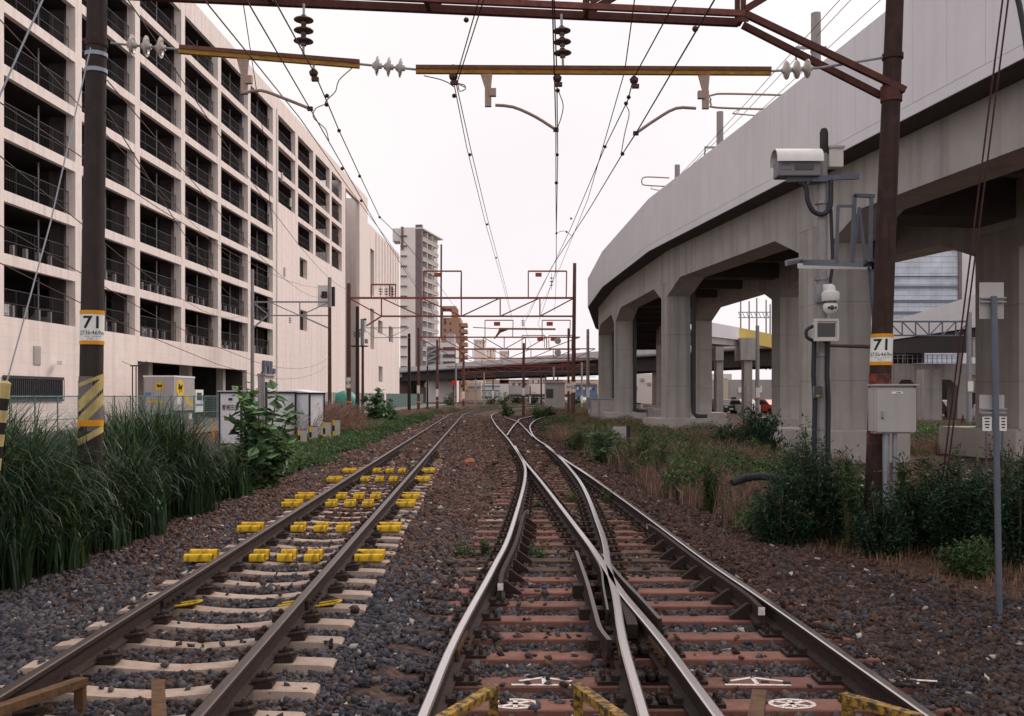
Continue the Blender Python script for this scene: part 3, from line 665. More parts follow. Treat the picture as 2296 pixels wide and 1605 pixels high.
for i, (u, k, m, nm) in enumerate(((53.2,0,whitecar,'white car on the lowest deck, leftmost behind the mesh railing'),(64.0,0,whitecar,'white car on the lowest deck just right of the striped pole'),(72.5,0,silvercar,'silver car on the lowest deck above the loading bay'),(78.5,1,whitecar,'white car on the second deck above the loading bay'),(69.5,1,silvercar,'silver car on the second deck right of the striped pole'))):
    car('parked_car', bp_(-3.4, u, FLZ[k]-.02), R(90)-BR, m, nm)

# ------------------------------------------------------------------ concrete viaduct on the right
KX = [(12.52,10.0),(7.2,46.7),(6.43,62.0),(6.6,76.0),(9.2,100.0),(16.5,132.0)]
def vseg(i):
    p, q = Vector(KX[i]), Vector(KX[i+1]); t = (q-p).normalized(); return p, q, t, Vector((t.y, -t.x))
viad = thing('viaduct', 'curved grey concrete rail viaduct on tall square columns with a high blank parapet', 'viaduct', (7.2, 46.7, -.4))
CT, SOF, DK = 6.18, 6.86, 8.31
topz = lambda Y: float(np.interp(Y, [10,25.8,32.7,46.7,62,76,140], [11.7,11.3,11.09,10.77,10.54,10.5,10.5]))
def on(i, Y, s, z):              # point at depth Y on the near face of segment i, moved s sideways (away from the tracks)
    p, q, t, n = vseg(i); c = p+t*((Y-p.y)/t.y)+n*s; return Vector((c.x, c.y, z))
def miter(k, s):
    if k == 0 or k == len(KX)-1:
        p, q, t, n = vseg(min(k, len(KX)-2)); return Vector(KX[k])+n*s
    n0, n1 = vseg(k-1)[3], vseg(k)[3]; n = (n0+n1).normalized(); return Vector(KX[k])+n*(s/n.dot(n0))
def strip(name, s0, s1, z0, z1, m, zt=None):
    b = MB()
    for i in range(len(KX)-1):
        Q = [miter(i,s0), miter(i,s1), miter(i+1,s1), miter(i+1,s0)]
        b.hexa([(q.x,q.y,z0) for q in Q]+[(q.x,q.y,z1 if zt is None else topz(q.y)) for q in Q])
    return b.build(name, m, viad)
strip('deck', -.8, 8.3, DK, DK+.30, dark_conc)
strip('deck_nosing', -.815, -.8, DK+.02, DK+.30, para_m)
for s0, s1 in ((-.82,-.62),(8.1,8.3)):        # parapets of upright panels with open joints
    b = MB(); 
    for i in range(len(KX)-1):
        a, c = miter(i, s0), miter(i+1, s0); a2, c2 = miter(i, s1), miter(i+1, s1); ln_ = (c-a).length; n = max(1, round(ln_/1.42))
        for j in range(n):
            u0, u1 = j/n, (j+1)/n-.014/ln_; Q = [a.lerp(c,u0), a2.lerp(c2,u0), a2.lerp(c2,u1), a.lerp(c,u1)]
            b.hexa([(q.x,q.y,DK+.305) for q in Q]+[(q.x,q.y,topz(q.y)) for q in Q])
        Q = [miter(i,s0+.03), miter(i,s0+.1), miter(i+1,s0+.1), miter(i+1,s0+.03)]
        b.hexa([(q.x,q.y,DK+.30) for q in Q]+[(q.x,q.y,topz(q.y)-.1) for q in Q])
    b.build('parapet', para_m, viad)
FARS = [7.0,6.2,5.35,4.9,4.9,4.9,4.9,4.9]
PIER = [(0,13.6,15.2,1.3),(0,30.04,32.26,1.3),(1,46.35,47.65,1.1),(2,61.7,62.9,1.05),(3,76.0,77.2,1.05),(3,90,91.2,1.05),(4,105,106.2,1.05),(4,120,121.2,1.05)]
for j, (i, Y0, Y1, d) in enumerate(PIER):
    fs_ = FARS[j]
    for s in (0, fs_):
        b = MB(); Q = [on(i,Y0,s,0), on(i,Y0,s+d,0), on(i,Y1,s+d,0), on(i,Y1,s,0)]
        b.hexa([(q.x,q.y,.5) for q in Q]+[(q.x,q.y,SOF) for q in Q]); b.build('column', conc_m, viad)
        fz = .52; b = MB(); Q = [on(i,Y0-.9,s-.75,0), on(i,Y0-.9,s+d+.75,0), on(i,Y1+.9,s+d+.75,0), on(i,Y1+.9,s-.75,0)]
        b.hexa([(q.x,q.y,-.6) for q in Q]+[(q.x,q.y,fz) for q in Q]); b.build('footing', foot_m, viad)
        if s == 0:
            a = on(i, Y0-.12, d+.12, 0); MB().tube([(a.x,a.y,8.2),(a.x,a.y,.75),(a.x+.15,a.y-.1,.6),(a.x+.6,a.y-.2,.58)], .11, 10).build('drain_pipe', pipe_m, viad, smooth=True)
    b = MB(); Q = [on(i,Y0+.15,d,0), on(i,Y0+.15,fs_,0), on(i,Y1-.15,fs_,0), on(i,Y1-.15,d,0)]
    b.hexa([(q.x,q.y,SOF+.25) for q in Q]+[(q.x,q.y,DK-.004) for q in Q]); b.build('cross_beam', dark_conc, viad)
    if j+1 < len(PIER):
        i2, Z0, Z1, d2 = PIER[j+1]
        for s, s2 in ((0, 0), (fs_, FARS[j+1])):
            A, C = on(i, Y1, s, 0), on(i2, Z0, s2, 0); A2, C2 = on(i, Y1, s+d, 0), on(i2, Z0, s2+d2, 0); ln = (C-A).length
            h = 1.9/ln; prof_ = [(0,DK-.004),(0,CT),(h,SOF),(1-h,SOF),(1,CT),(1,DK-.004)]; b = MB()
            V = [A.lerp(C,u)+Vector((0,0,z)) for u, z in prof_]+[A2.lerp(C2,u)+Vector((0,0,z)) for u, z in prof_]
            b.add(V, [(5,4,3,2,1,0),(6,7,8,9,10,11)]+[(k,(k+1)%6,6+(k+1)%6,6+k) for k in range(6)]); b.build('edge_beam', conc_beam, viad)
        for u in (.34, .67):
            P0, P1 = on(i,Y1,d,0).lerp(on(i2,Z0,d2,0),u), on(i,Y1,fs_,0).lerp(on(i2,Z0,FARS[j+1],0),u)
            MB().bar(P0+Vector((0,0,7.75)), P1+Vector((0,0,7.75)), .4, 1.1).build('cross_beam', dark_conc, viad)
    Q = [on(i,Y0,-.003,0), on(i,Y1,-.003,0)]
    for s in (0, fs_):
        b = MB(); P = [on(i,Y0,s,0), on(i,Y0,s+d,0), on(i,Y1,s+d,0), on(i,Y1,s,0)]
        b.hexa([(q.x,q.y,SOF+.002) for q in P]+[(q.x,q.y,DK-.004) for q in P]); b.build('column_head', conc_beam, viad)
# poles of the overhead line standing on the viaduct
for (px, py, Y, r_, lab) in ((1828.5,30,34,.165,'pale concrete pole on the viaduct, tallest beside the brace of the near portal'),(1613.5,251,46,.155,'pale concrete pole on the viaduct, middle of the three'),(1518,370,57,.15,'pale concrete pole on the viaduct, smallest and farthest of the three')):
    p = at(px, py, Y); t = thing('line_pole', lab, 'pole', (p.x, p.y, 8.6))
    MB().tube([(p.x,p.y,8.6),(p.x,p.y,p.z)], [r_*1.1, r_], 14).build('shaft', greypole_m, t, smooth=True)
    zz = p.z-1.25*Y/34
    b = MB(); b.bar((p.x-.75,p.y-.2,zz), (p.x+.3,p.y-.2,zz), .07, .09); b.build('cross_arm', galv_m, t)
    MB().lathe([(.19,-.08),(.19,.08)], (p.x,p.y,zz), (0,0,1), 14).build('band', galv_m, t)
    b = MB(); b.tube([(p.x-.72,p.y-.2,zz),(p.x-.74,p.y-.2,zz-.35),(p.x-.6,p.y-.2,zz-.62)], .03, 6); b.build('insulator', porcdark_m, t)
def bracket_arm(p0, L, lab):
    t = thing('bracket_arm', lab, 'bracket', p0)
    P = [p0, p0+Vector((-L,0,.05)), p0+Vector((-L-.22,0,-.12)), p0+Vector((-L-.2,0,-.33)), p0+Vector((-L,0,-.42)), p0+Vector((0,0,-.50))]
    MB().tube(catmull(P, .2), .035, 6).build('tube', arm_m, t, smooth=True)
    MB().tube([p0+Vector((-L*.7,0,-.45)), p0+Vector((-L*.8,0,-.62)), p0+Vector((-L*.45,0,-.70)), p0+Vector((-L*.2,0,-.85))], .025, 6).build('steady_arm', arm_m, t)
bracket_arm(at(1500, 399, 57), 1.35, 'looped bracket arm reaching left from the farthest pole on the viaduct')
bracket_arm(at(1745, 214, 34)+Vector((.5,0,0)), 2.6, 'long bracket arm reaching left over the viaduct parapet')
for k, (a, b_) in enumerate((((1995,-20,30),(1440,480,62)),((1930,-25,30),(1520,400,57)),((1900,-20,30),(1400,520,62)))):
    tag(MB().tube([at(*a), at(*a).lerp(at(*b_), .5)-Vector((0,0,.15)), at(*b_)], .012, 5).build('viaduct_wire', wire_m), ['thin wire above the viaduct parapet, topmost of three','thin wire above the viaduct parapet, middle of three','thin wire above the viaduct parapet, lowest of three'][k], 'wire')

# ------------------------------------------------------------------ near portal of the overhead line (number 71)
L0, R0 = at(199, 1240, 12.7), at(1958.5, 1222, 13.4)
def portY(px): r = (px-CX)/F; t = (12.7*r-L0.x)/((R0.x-L0.x)-r*.7); return 12.7+.7*t
def port(px, py, dy=0): return at(px, py, portY(px)+dy)
def plate71(t, axis_fn, z0, z1, r, num, sub, facing):
    """number plate bent round a pole: axis_fn(z) gives the pole axis"""
    def cyl(a, z, rr): c = axis_fn(z); d = facing+a; return Vector((c.x+rr*math.sin(d), c.y-rr*math.cos(d), z))
    def patch(za, zb, A, rr, m, name, par):
        b = MB(); n = 14; V = [cyl(lerp(-A,A,i/n), z, q) for q in (rr, rr-.004) for z in (za, zb) for i in range(n+1)]; k = n+1
        Fs = []
        for i in range(n): Fs += [(i,i+1,k+i+1,k+i), (2*k+i+1,2*k+i,3*k+i,3*k+i+1), (i,2*k+i,2*k+i+1,i+1), (k+i,k+i+1,3*k+i+1,3*k+i)]
        Fs += [(0,k,3*k,2*k),(n,2*k+n,3*k+n,k+n)]
        return b.add(V, Fs).build(name, m, par, smooth=True)
    H = z1-z0; pl = patch(z0, z1, 1.35, r+.008, white_m, 'number_plate', t)
    patch(z1-.115*H, z1, 1.35, r+.011, orange_m, 'orange_band', pl); patch(z0, z0+.115*H, 1.35, r+.011, orange_m, 'orange_band', pl)
    q = r+.0105
    text(num, .50*H, lambda x, y: cyl(x*1.15/q, z0+.63*H+y, q), 'numerals', black_m, pl, 14, bold=.004)
    text(sub, .17*H, lambda x, y: cyl(x*1.12/q, z0+.335*H+y, q), 'numerals', black_m, pl, 14)
    text('1965. 1', .095*H, lambda x, y: cyl(x/q, z0+.165*H+y, q), 'numerals', galv_m, pl, 8)
    for k, a in enumerate((-.62,-.44,-.30,-.02,.16,.30,.48,.62)):
        b = MB(); b.add([cyl(a+da, z0+zz*H, q) for da, zz in ((0,.215),(.09,.215),(.09,.25),(0,.25))], [(0,1,2,3)]); b.build('faint_print', boxgrey_m, pl, fix=False)
def axis(p0, p1): return lambda z: p0.lerp(p1, (z-p0.z)/(p1.z-p0.z))
def ring(par, ax_, z, r, h, m, name): c = ax_(z); return MB().lathe([(r,-h/2),(r,h/2)], c, (0,0,1), 20).build(name, m, par, smooth=True)
# left pole
L1 = at(221, -220, 12.7); pl = thing('line_pole', 'dark weathered pole on the left with number plate 71 and yellow diagonal stripes', 'pole', L0)
MB().tube([L0, L1], [.154, .118], 24).build('shaft', pole_m, pl, smooth=True)
AL = axis(L0, L1); zL = lambda py: CZ-(py-HY)/F*12.7; rL = lambda z: lerp(.154, .118, (z-L0.z)/(L1.z-L0.z)); fL = math.atan2(-L0.x, -L0.y)+math.pi
fL = -math.atan2(L0.x, L0.y)
fL = math.atan2(-L0.x, L0.y)
plate71(pl, AL, zL(773), zL(697), rL(zL(735)), '71', '273k469m', fL)
for py, m, h in ((97,polerust_m,.09),(124,mat('pale_blue_band',(.30,.34,.42),.5,.1,metal=.3),.05),(160,MATS['pale_blue_band'],.05)): ring(pl, AL, zL(py), rL(zL(py))+.012, h, m, 'clamp_band')
def stripe(t, ax_, rr, z0, z1, h, m, f):
    b = MB(); n = 16; V = []
    for q in (rr+.003, rr): 
        for e in (0, 1):
            for i in range(n+1):
                a = lerp(-1.6, 1.6, i/n); zz = lerp(z0, z1, .5+.5*math.sin(a))+e*h; c = ax_(zz); V.append(Vector((c.x+q*math.sin(f+a), c.y-q*math.cos(f+a), zz)))
    k = n+1; Fs = [(i,i+1,k+i+1,k+i) for i in range(n)]+[(2*k+i+1,2*k+i,3*k+i,3*k+i+1) for i in range(n)]
    return b.add(V, Fs).build('stripe', m, t, smooth=True)
z_ = zL(915); ring(pl, AL, zL(905), rL(zL(905))+.0015, (970-848)*12.7/F, mat('grey_wrap', (.16,.14,.14), .7, .15, 9), 'wrap')
for a, b_ in ((925,868),(962,905)): stripe(pl, AL, rL(zL(910))+.002, zL(a), zL(b_), .155, yellowpale_m, fL)
stripe(pl, AL, rL(zL(870))+.002, zL(868), zL(846), .05, yellowpale_m, fL)
ring(pl, AL, zL(948), rL(zL(948))+.008, .08, orange_m, 'orange_band')
stripe(pl, AL, rL(zL(975))+.002, zL(1000), zL(968), .09, yellowpale_m, fL)
# right pole
R1 = at(2014, -220, 13.4); pr = thing('line_pole', 'dark rusty pole on the right with number plate 71, behind the grey cabinet', 'pole', R0)
MB().tube([R0, R1], [.152, .108], 24).build('shaft', polerust_m, pr, smooth=True)
AR = axis(R0, R1); zR = lambda py: CZ-(py-HY)/F*13.4; rR = lambda z: lerp(.152, .108, (z-R0.z)/(R1.z-R0.z)); fR = math.atan2(-R0.x, R0.y)
plate71(pr, AR, zR(819), zR(749), rR(zR(784)), '71', '273k469m', fR)
for py, h, m in ((127,.07,polerust_m),(212,.20,rust_m),(852,.17,red_m),(983,.15,red_m)): ring(pr, AR, zR(py), rR(zR(py))+(.004 if m is red_m else .02), h, m, 'clamp_band' if m is not red_m else 'red_paint_band')
# truss beam
tr = thing('portal_truss', 'red rusty steel truss beam spanning the tracks between the two near poles', 'truss', port(1147, 22))
lo = lambda px: port(px, lerp(-12, 36, (px-600)/1060)); UP = Vector((0,0,1.35))
MB().angle(lo(215), lo(1668), .066, .012, (0,0,1)).build('lower_chord', rustpale_m, tr)
MB().angle(lo(215)+Vector((0,.35,0)), lo(1668)+Vector((0,.35,0)), .085, .014, (0,0,1)).build('lower_chord', rust_m, tr)
MB().angle(lo(215)+UP, lo(2000)+UP, .085, .014).build('upper_chord', rust_m, tr)
MB().angle(lo(215)+UP+Vector((0,.35,0)), lo(2000)+UP+Vector((0,.35,0)), .085, .014).build('upper_chord', rust_m, tr)
nodes = [240, 598, 957, 1316, 1667]
for i, px in enumerate(nodes):
    for dy in (0, .35):
        MB().angle(lo(px)+Vector((0,dy,.04)), lo(px)+UP+Vector((0,dy,-.04)), .06, .012).build('upright', rust_m, tr)
    MB().bar(lo(px), lo(px)+Vector((0,.35,0)), .06, .02).build('tie_bar', rust_m, tr)
    if i < len(nodes)-1:
        a, c = (nodes[i], nodes[i+1]) if i >= 2 else (nodes[i+1], nodes[i])
        MB().angle(lo(a)+Vector((.05,.0,.06)), lo(c)+UP+Vector((0,0,-.04)), .07, .012).build('diagonal', rust_m, tr)
        MB().angle(lo(a)+Vector((.05,.35,.06)), lo(c)+UP+Vector((0,.35,-.04)), .07, .012).build('diagonal', rust_m, tr)
MB().angle(lo(957)+Vector((-.05,0,.06)), lo(598)+UP, .07, .012).build('diagonal', rust_m, tr)
MB().angle(lo(1667)+Vector((.04,0,.06)), lo(2000)+UP, .07, .012).build('diagonal', rust_m, tr)
MB().box(lo(1664)+Vector((0,-.01,.0)), (.16,.02,.16)).build('gusset', rust_m, tr)
for dy, a, b_ in ((0,(1670,38),(2018,214)),(.35,(1675,40),(1978,216))):
    MB().angle(port(*a)+Vector((0,dy,0)), port(*b_)+Vector((0,dy*.6-.12,0)), .072, .012).build('end_brace', rust_m, tr)
# registration bars with insulators
def disc_string(name, p0, p1, n, m, lab, grp=None, r=.125):
    p0, p1 = Vector(p0), Vector(p1); d = (p1-p0); L = d.length; d.normalize(); t = thing(name, lab, 'insulator', p0, 0, grp)
    MB().tube([p0, p1], .016, 8).build('pin', galv_m, t)
    sp = .62*L/n
    for i in range(n):
        c = p0+d*(L*.5+(i-(n-1)/2)*sp)
        MB().lathe([(.03,-.05),(.045,-.03),(.06,-.012),(r*.9,.0),(r,.012),(r*.98,.022),(r*.75,.020),(r*.70,.034),(r*.55,.022),(r*.5,.036),(.04,.03),(.035,.075)], c, d, 22).build('disc', m, t, smooth=True)
    return t
B1a, B1b, B2a, B2b = port(403,111), port(806,144), port(932,156), port(1727,160)
for a, b_, lab in ((B1a,B1b,'short sloping yellow brown bar slung over the left track'),(B2a,B2b,'long yellow brown bar slung over the switch track')):
    t = thing('registration_bar', lab, 'steel bar', a)
    MB().bar(a+Vector((0,0,.025)), b_+Vector((0,0,.025)), .09, .05).build('upper_flange', brownbar_m, t)
    MB().bar(a-Vector((0,0,.027)), b_-Vector((0,0,.027)), .06, .053).build('lower_flange', ybar_m, t)
disc_string('insulator_string', port(248,97), B1a, 3, porc_m, 'row of three white discs between the left pole and the sloping bar', 'sideways insulators', .135)
disc_string('insulator_string', B1b, B2a, 3, porc_m, 'row of three white discs between the two yellow brown bars', 'sideways insulators', .125)
disc_string('insulator_string', B2b, port(1840,152), 3, porc_m, 'row of three white discs at the right end of the long bar', 'sideways insulators', .125)
tag(MB().tube([port(1840,152), port(1992,127)], .018, 6).build('tension_rod', galv_m), 'thin rod tying the right hand disc row to the rusty pole', 'rod')
disc_string('insulator_string', port(681,9), port(680,124), 3, porcdark_m, 'stack of three dark discs hanging above the sloping bar', 'hanging insulators', .128)
disc_string('insulator_string', port(1258,32), port(1262,152), 3, porcdark_m, 'stack of three dark discs hanging above the long bar', 'hanging insulators', .118)
def steady(px, py0, py1, pts, lab):
    t = thing('steady_arm', lab, 'steady arm', port(px, py0)); a, b_ = port(px, py0), port(px+4, py1)
    MB().hexa([a+Vector(v) for v in ((-.08,-.02,0),(.08,-.02,0),(.08,.02,0),(-.08,.02,0))]+[b_+Vector(v) for v in ((-.035,-.02,.2),(.035,-.02,.2),(.035,.02,.2),(-.035,.02,.2))]).build('drop_bracket', arm_m, t)
    MB().box(b_+Vector((0,0,.10)), (.085,.06,.24)).build('drop_post', arm_m, t)
    MB().box(b_+Vector((.06 if pts[-1][0] > px else -.06, -.02, .16)), (.09,.07,.10)).build('clevis', arm_m, t)
    P = catmull([at(x, y, portY(px)-.05+i*.02) for i, (x, y) in enumerate(pts)], .08); MB().tube(P, .021, 8).build('arm', arm_m, t, smooth=True)
    MB().box(P[-1], (.07,.05,.05)).build('wire_clip', wire_m, t)
    return P[-1]
E1 = steady(544, 128, 208, [(545,209),(585,203),(640,222),(695,244)], 'curved steady arm pulling the contact wire of the left track')
E2 = steady(1090, 165, 236, [(1110,236),(1150,240),(1200,262),(1246,291)], 'curved steady arm reaching right from the left end of the long bar')
E3 = steady(1577, 165, 241, [(1560,243),(1515,243),(1470,268),(1425,299)], 'curved steady arm reaching left from the right end of the long bar')

# ------------------------------------------------------------------ wires
def wire(pts, lab, r=.0075, m=wire_m, balls=(), name='overhead_wire'):
    pts = [Vector(p) for p in pts]
    if not balls: return tag(MB().tube(pts, r, 5).build(name, m), lab, 'wire')
    t = thing(name, lab, 'wire', pts[0]); MB().tube(pts, r, 5).build('strand', m, t)
    for b_ in balls: MB().lathe([(.008,-.035),(.024,-.024),(.032,0),(.024,.024),(.008,.035)], b_, (0,1,0), 10).build('clamp_ball', wire_m, t, smooth=True)
    return t
def sagl(a, b_, s, n=8): a, b_ = Vector(a), Vector(b_); return [a.lerp(b_, i/n)-Vector((0,0,4*s*(i/n)*(1-i/n))) for i in range(n+1)]
g1 = lambda px, py: at(px, py, 76)
zc = 5.2
wire([at(574,36.7,9.84)+(at(574,36.7,9.84)-E1)*4]+[at(574,36.7,9.84), E1]+[at(840,498,22), at(905,602,30), Vector((-3.9,60,5.25)), g1(1015,778)], 'contact wire of the left track, held by the curved arm', .008, balls=[at(767,378,16.5), at(810,450,19.8)])
m1 = at(704,162,12.9)
wire([at(460,-150,8.2), at(615,0,10.6), m1]+[at(733.6,230,14.0), at(760,293,15.8), at(804,388,18.5), at(851,487,23.5), at(900,535,27), at(960,606,36), g1(1028,700)], 'messenger wire of the left track with small dark clamps', .009, balls=[at(733,215,13.8), at(760,293,15.8), at(806,395,18.8), at(851,487,23.5), at(732,235,14.1)])
wire([at(350,-150,9), at(458,0,10.6), at(574,143,13), at(673,266,17), at(780,420,24), at(870,540,40), g1(935,640)], 'outer feeder wire left of the left track, in front of the building top', .009)
for dx in (0, 10):
    wire([at(1100+dx*3,-160,8.9), at(1073+dx*1.1,0,11.0), at(1018+dx*.5,190,13.2), at(1046+dx*.8,330,17.5), at(1088+dx*.7,500,26), at(1128+dx*.4,640,44), g1(1146+dx*.2,712)], ['left strand of the twin messenger wires in the middle','right strand of the twin messenger wires in the middle'][dx//10], .0075, balls=[at(1045,45,11.4), at(1053,347,18), at(1092,503,26), at(1112,578,33)] if dx else [at(1014,185,13.1), at(1018,215,13.3)])
wire([at(1232,-160,6.4), at(1238,0,9.05), E2, at(1246,420,17.5), at(1247,570,25.5), at(1245,610,30), Vector((1.3,50,5.15)), g1(1232,775)], 'contact wire over the left switch rails', .008, balls=[at(1247,410,17)])
m2 = at(1248,165,13.3)
wire([at(1240,-160,9.4), at(1242,0,11.3), m2, at(1250,348,18.5), at(1247,523,27), at(1246,640,45), g1(1243,700)], 'messenger wire beside the hanging dark discs', .009, balls=[at(1247,178,13.3), at(1249,347,18.4), at(1250,203,13.6), at(1247,523,27)])
wire([at(1445,-160,9.2), at(1422,0,11.0), at(1400,160,13.3), at(1318,445,24), at(1255,600,40), g1(1210,690)], 'thin messenger wire crossing left above the frog', .0075, balls=[at(1280,490,28)])
m3 = at(1420,175,13.3)
wire([at(1590,-160,9.2), at(1515,0,11.1), m3, at(1407,225,14.3), at(1356,329,18), at(1282,505,27), at(1242,590,35), g1(1180,706)], 'messenger wire of the right hand switch track with clamps', .009, balls=[at(1421,180,13.3), at(1409,218,14.2), at(1403,232,14.4), at(1356,329,18), at(1270,520,29)])
wire([at(1690,-160,7), at(1601,0,9.05), E3, at(1395,345,15), at(1320,470,20), at(1237,598,28), Vector((.6,50,5.15)), g1(1190,775)], 'contact wire of the right hand switch track', .009, balls=[at(1558,65,9.8), at(1395,345,15)])
for a, b_, lab in (((733,290,15.8),(733,262,14.9),'thin dropper'),):
    pass
def jumper(pts, Y, lab, r=.007): tag(MB().tube(catmull([at(x,y,Y) for x,y in pts], .04), r, 5).build('jumper_cable', wire_m, smooth=True), lab, 'cable')
jumper([(790,152),(760,180),(752,205),(735,222),(728,232)], 13.2, 'wavy jumper cable hanging from the end of the sloping bar')
jumper([(735,232),(708,243),(702,262),(716,277),(730,290),(737,316)], 14, 'looped jumper cable between messenger and contact wire, left track')
jumper([(1252,205),(1262,235),(1258,262),(1250,285)], 13.6, 'small jumper loop beside the middle contact wire')
jumper([(1403,236),(1410,255),(1400,300),(1392,345)], 14.6, 'thin jumper between messenger and contact wire, right switch track')
jumper([(950,170),(985,178),(1005,186),(1017,195)], 13.15, 'short link cable below the left end of the long bar')
jumper([(1025,165),(1022,185),(1040,190),(1043,200),(1030,205),(1028,190),(1042,196)], 13.15, 'coiled cable end below the left end of the long bar')
jumper([(1247,522),(1265,518),(1280,528)], 27, 'arched jumper between the middle and right wires, lower one')
for px, py, lab in ((1016,172,'clamp cluster on the twin messenger wires'),(1249,176,'clamp on the messenger wire under the hanging discs'),(1421,180,'clamp on the right messenger wire under the long bar'),(703,164,'clamp under the sloping bar')):
    t = thing('wire_clamp', lab, 'clamp', port(px,py)); c = port(px, py)
    MB().lathe([(.02,-.05),(.05,-.03),(.06,.01),(.03,.05)], c, (0,.3,1), 10).build('saddle', wire_m, t); MB().bar(c+Vector((0,0,.04)), c+Vector((0,0,.16)), .025).build('hanger', galv_m, t)
    MB().box(c+Vector((.02,0,-.08)), (.09,.06,.05)).build('jaw', wire_m, t)
# feeders along the left side and guy wires
gl = lambda px, py: at(px, py, 84)
for k, (a, b_, s) in enumerate((((-60,-20,11),(570,612,84),.5),((-60,190,11),(740,640,84),.9),((240,180,12.7),(740,660,84),1.2),((240,250,12.7),(566,680,84),1.0),((-60,300,11),(566,690,84),1.4),((-60,470,13),(738,800,84),1.5),((-60,560,13),(738,815,84),1.5),((260,-40,12),(782,650,74),.8))):
    wire(sagl(at(*a), at(*b_), s), 'thin dark feeder wire before the parking building, %s from the top at the left' % ['first','second','third','fourth','fifth','sixth','seventh','eighth'][k], .0085)
wire([at(203,107,12.5), at(113,500,11.6), at(-5,930,10.4), at(-30,1010,10.2)], 'pale guy wire slanting down left from the striped pole', .0085, wiregrey_m, name='guy_wire')
wire([at(100,-10,9), at(3,207,8.6), at(-60,360,8.3)], 'pale guy wire at the top left corner', .009, wiregrey_m, name='guy_wire')
wire([at(535,-60,13), at(590,300,24), at(612,520,30)], 'thin slack cable hanging in front of the open decks', .008)
# ------------------------------------------------------------------ yellow covers clipped over the sleepers of the left track
sy = sorted(t[1] for t in SLEEP if abs(t[0]-tcv(t[1])) < .2 and abs(t[2]-1.0) < .01)
def near_sleeper(py): Y = F*(CZ+.15)/(py-HY); return min(sy, key=lambda v: abs(v-Y))
def cover(x, y, w, lab):
    t = thing('rail_guard_plate', lab, 'yellow plate', (x, y, -.19), .0325, 'yellow rolled plates on the left track')
    for dy, dz in ((-.095, 0), (.095, .02)):      # two rolled lips, one either side of the sleeper
        pr_ = [(.042*math.copysign(abs(math.cos(a))**.55, math.cos(a)), .044*math.copysign(abs(math.sin(a))**.55, math.sin(a))) for a in np.linspace(-.5, math.pi+.45, 13)]; b = MB()
        P = [Vector((x-w/2, y+dy+c, -.130+dz+s_)) for c, s_ in pr_]+[Vector((x-w/2, y+dy+c*.86, -.130+dz+s_*.86)) for c, s_ in reversed(pr_)]
        b.prism(P, (w, 0, 0)); b.build('rolled_lip', yellow_m, t, smooth=True)
    MB().box((x+w*.1, y, -.158), (w*.7, .20, .012)).build('strap', yellow_m, t)
    return t
rows = ((1253,'nearest row'),(1187,'second row'),(1133,'third row'),(1113,'fourth row'),(1076,'fifth row'),(1058,'farthest row'))
used_ = []
for py, rn in rows:
    Y = near_sleeper(py)
    while Y in used_: Y = min(v for v in sy if v > Y)
    used_.append(Y)
    c = tcv(Y)
    for dx, w, where in ((-.97,.29,'outside the left rail'),(-.36,.155,'between the rails, left of three'),(-.07,.155,'between the rails, middle of three'),(.21,.155,'between the rails, right of three'),(.80,.29,'outside the right rail')):
        cover(c+dx, Y+.03, w, 'rolled yellow plate %s, %s' % (where, rn))
# ------------------------------------------------------------------ worn guards at the edge of the level crossing
def guard_bar(p, q, w, m, lab, legs=()):
    t = thing('crossing_guard', lab, 'guard bar', (q.x, q.y, -.25))
    MB().bar(p, q, w, .045).build('bar', m, t)
    for l in legs: MB().bar(l, Vector((l.x, l.y, -.30)), .05).build('leg', m, t)
    return t
def zp(px, py, z): Y = F*(CZ-z)/(py-HY); return at(px, py, Y)
guard_bar(zp(985,1618,.0), zp(1108,1543,-.02), .062, guardy_m, 'rusty yellow guard bar slanting right, between the left switch rails', [zp(1106,1552,-.03)])
guard_bar(zp(1400,1618,.0), zp(1292,1540,-.02), .062, guardy_m, 'rusty yellow guard bar slanting left, beside the middle switch rail', [zp(1296,1552,-.03)])
guard_bar(zp(970,1640,.0), zp(1420,1640,.0), .07, guardy_m, 'rusty yellow cross bar at the bottom edge between two slanting guards')
guard_bar(zp(358,1650,.0), zp(354,1532,-.06), .07, guardb_m, 'rusty brown guard post standing between the rails of the left track')
guard_bar(zp(1688,1650,.0), zp(1702,1555,-.06), .075, guardb_m, 'rusty brown guard post between the right switch rails')
guard_bar(zp(-30,1600,.0), zp(185,1527,-.04), .07, guardb_m, 'dark brown guard bar rising inside the far left rail', [zp(180,1532,-.05)])
guard_bar(zp(2060,1612,.0), zp(1888,1562,-.02), .06, guardy_m, 'pale yellow guard bar slanting left inside the long dark right rail', [zp(1900,1566,-.04)])

# ------------------------------------------------------------------ right side equipment
Yc = 13.05; cb = thing('control_cabinet', 'grey metal cabinet mounted on the rusty right pole', 'cabinet', at(1999, 971, Yc), R(-6))
Mc = cb.matrix_basis.copy(); wC, hC, dC = .56, .62, .24
def cbox(c, d, name, m, par=cb):
    b = MB(); x, y, z = d[0]/2, d[1]/2, d[2]/2
    b.hexa([Mc @ Vector((c[0]+i*x, c[1]+j*y, c[2]+k*z)) for k in (-1,1) for i, j in ((-1,-1),(1,-1),(1,1),(-1,1))]); o = b.build(name, m, par)
    bm = bmesh.new(); bm.from_mesh(o.data); bmesh.ops.bevel(bm, geom=bm.edges[:], offset=min(d)*.12, segments=2, affect='EDGES'); bm.to_mesh(o.data); bm.free(); return o
cbox((0,0,hC/2), (wC,dC,hC), 'case', boxgrey_m)
dr = cbox((.02,-dC/2-.006,hC/2-.005), (wC-.07,.014,hC-.05), 'door', boxgrey_m)
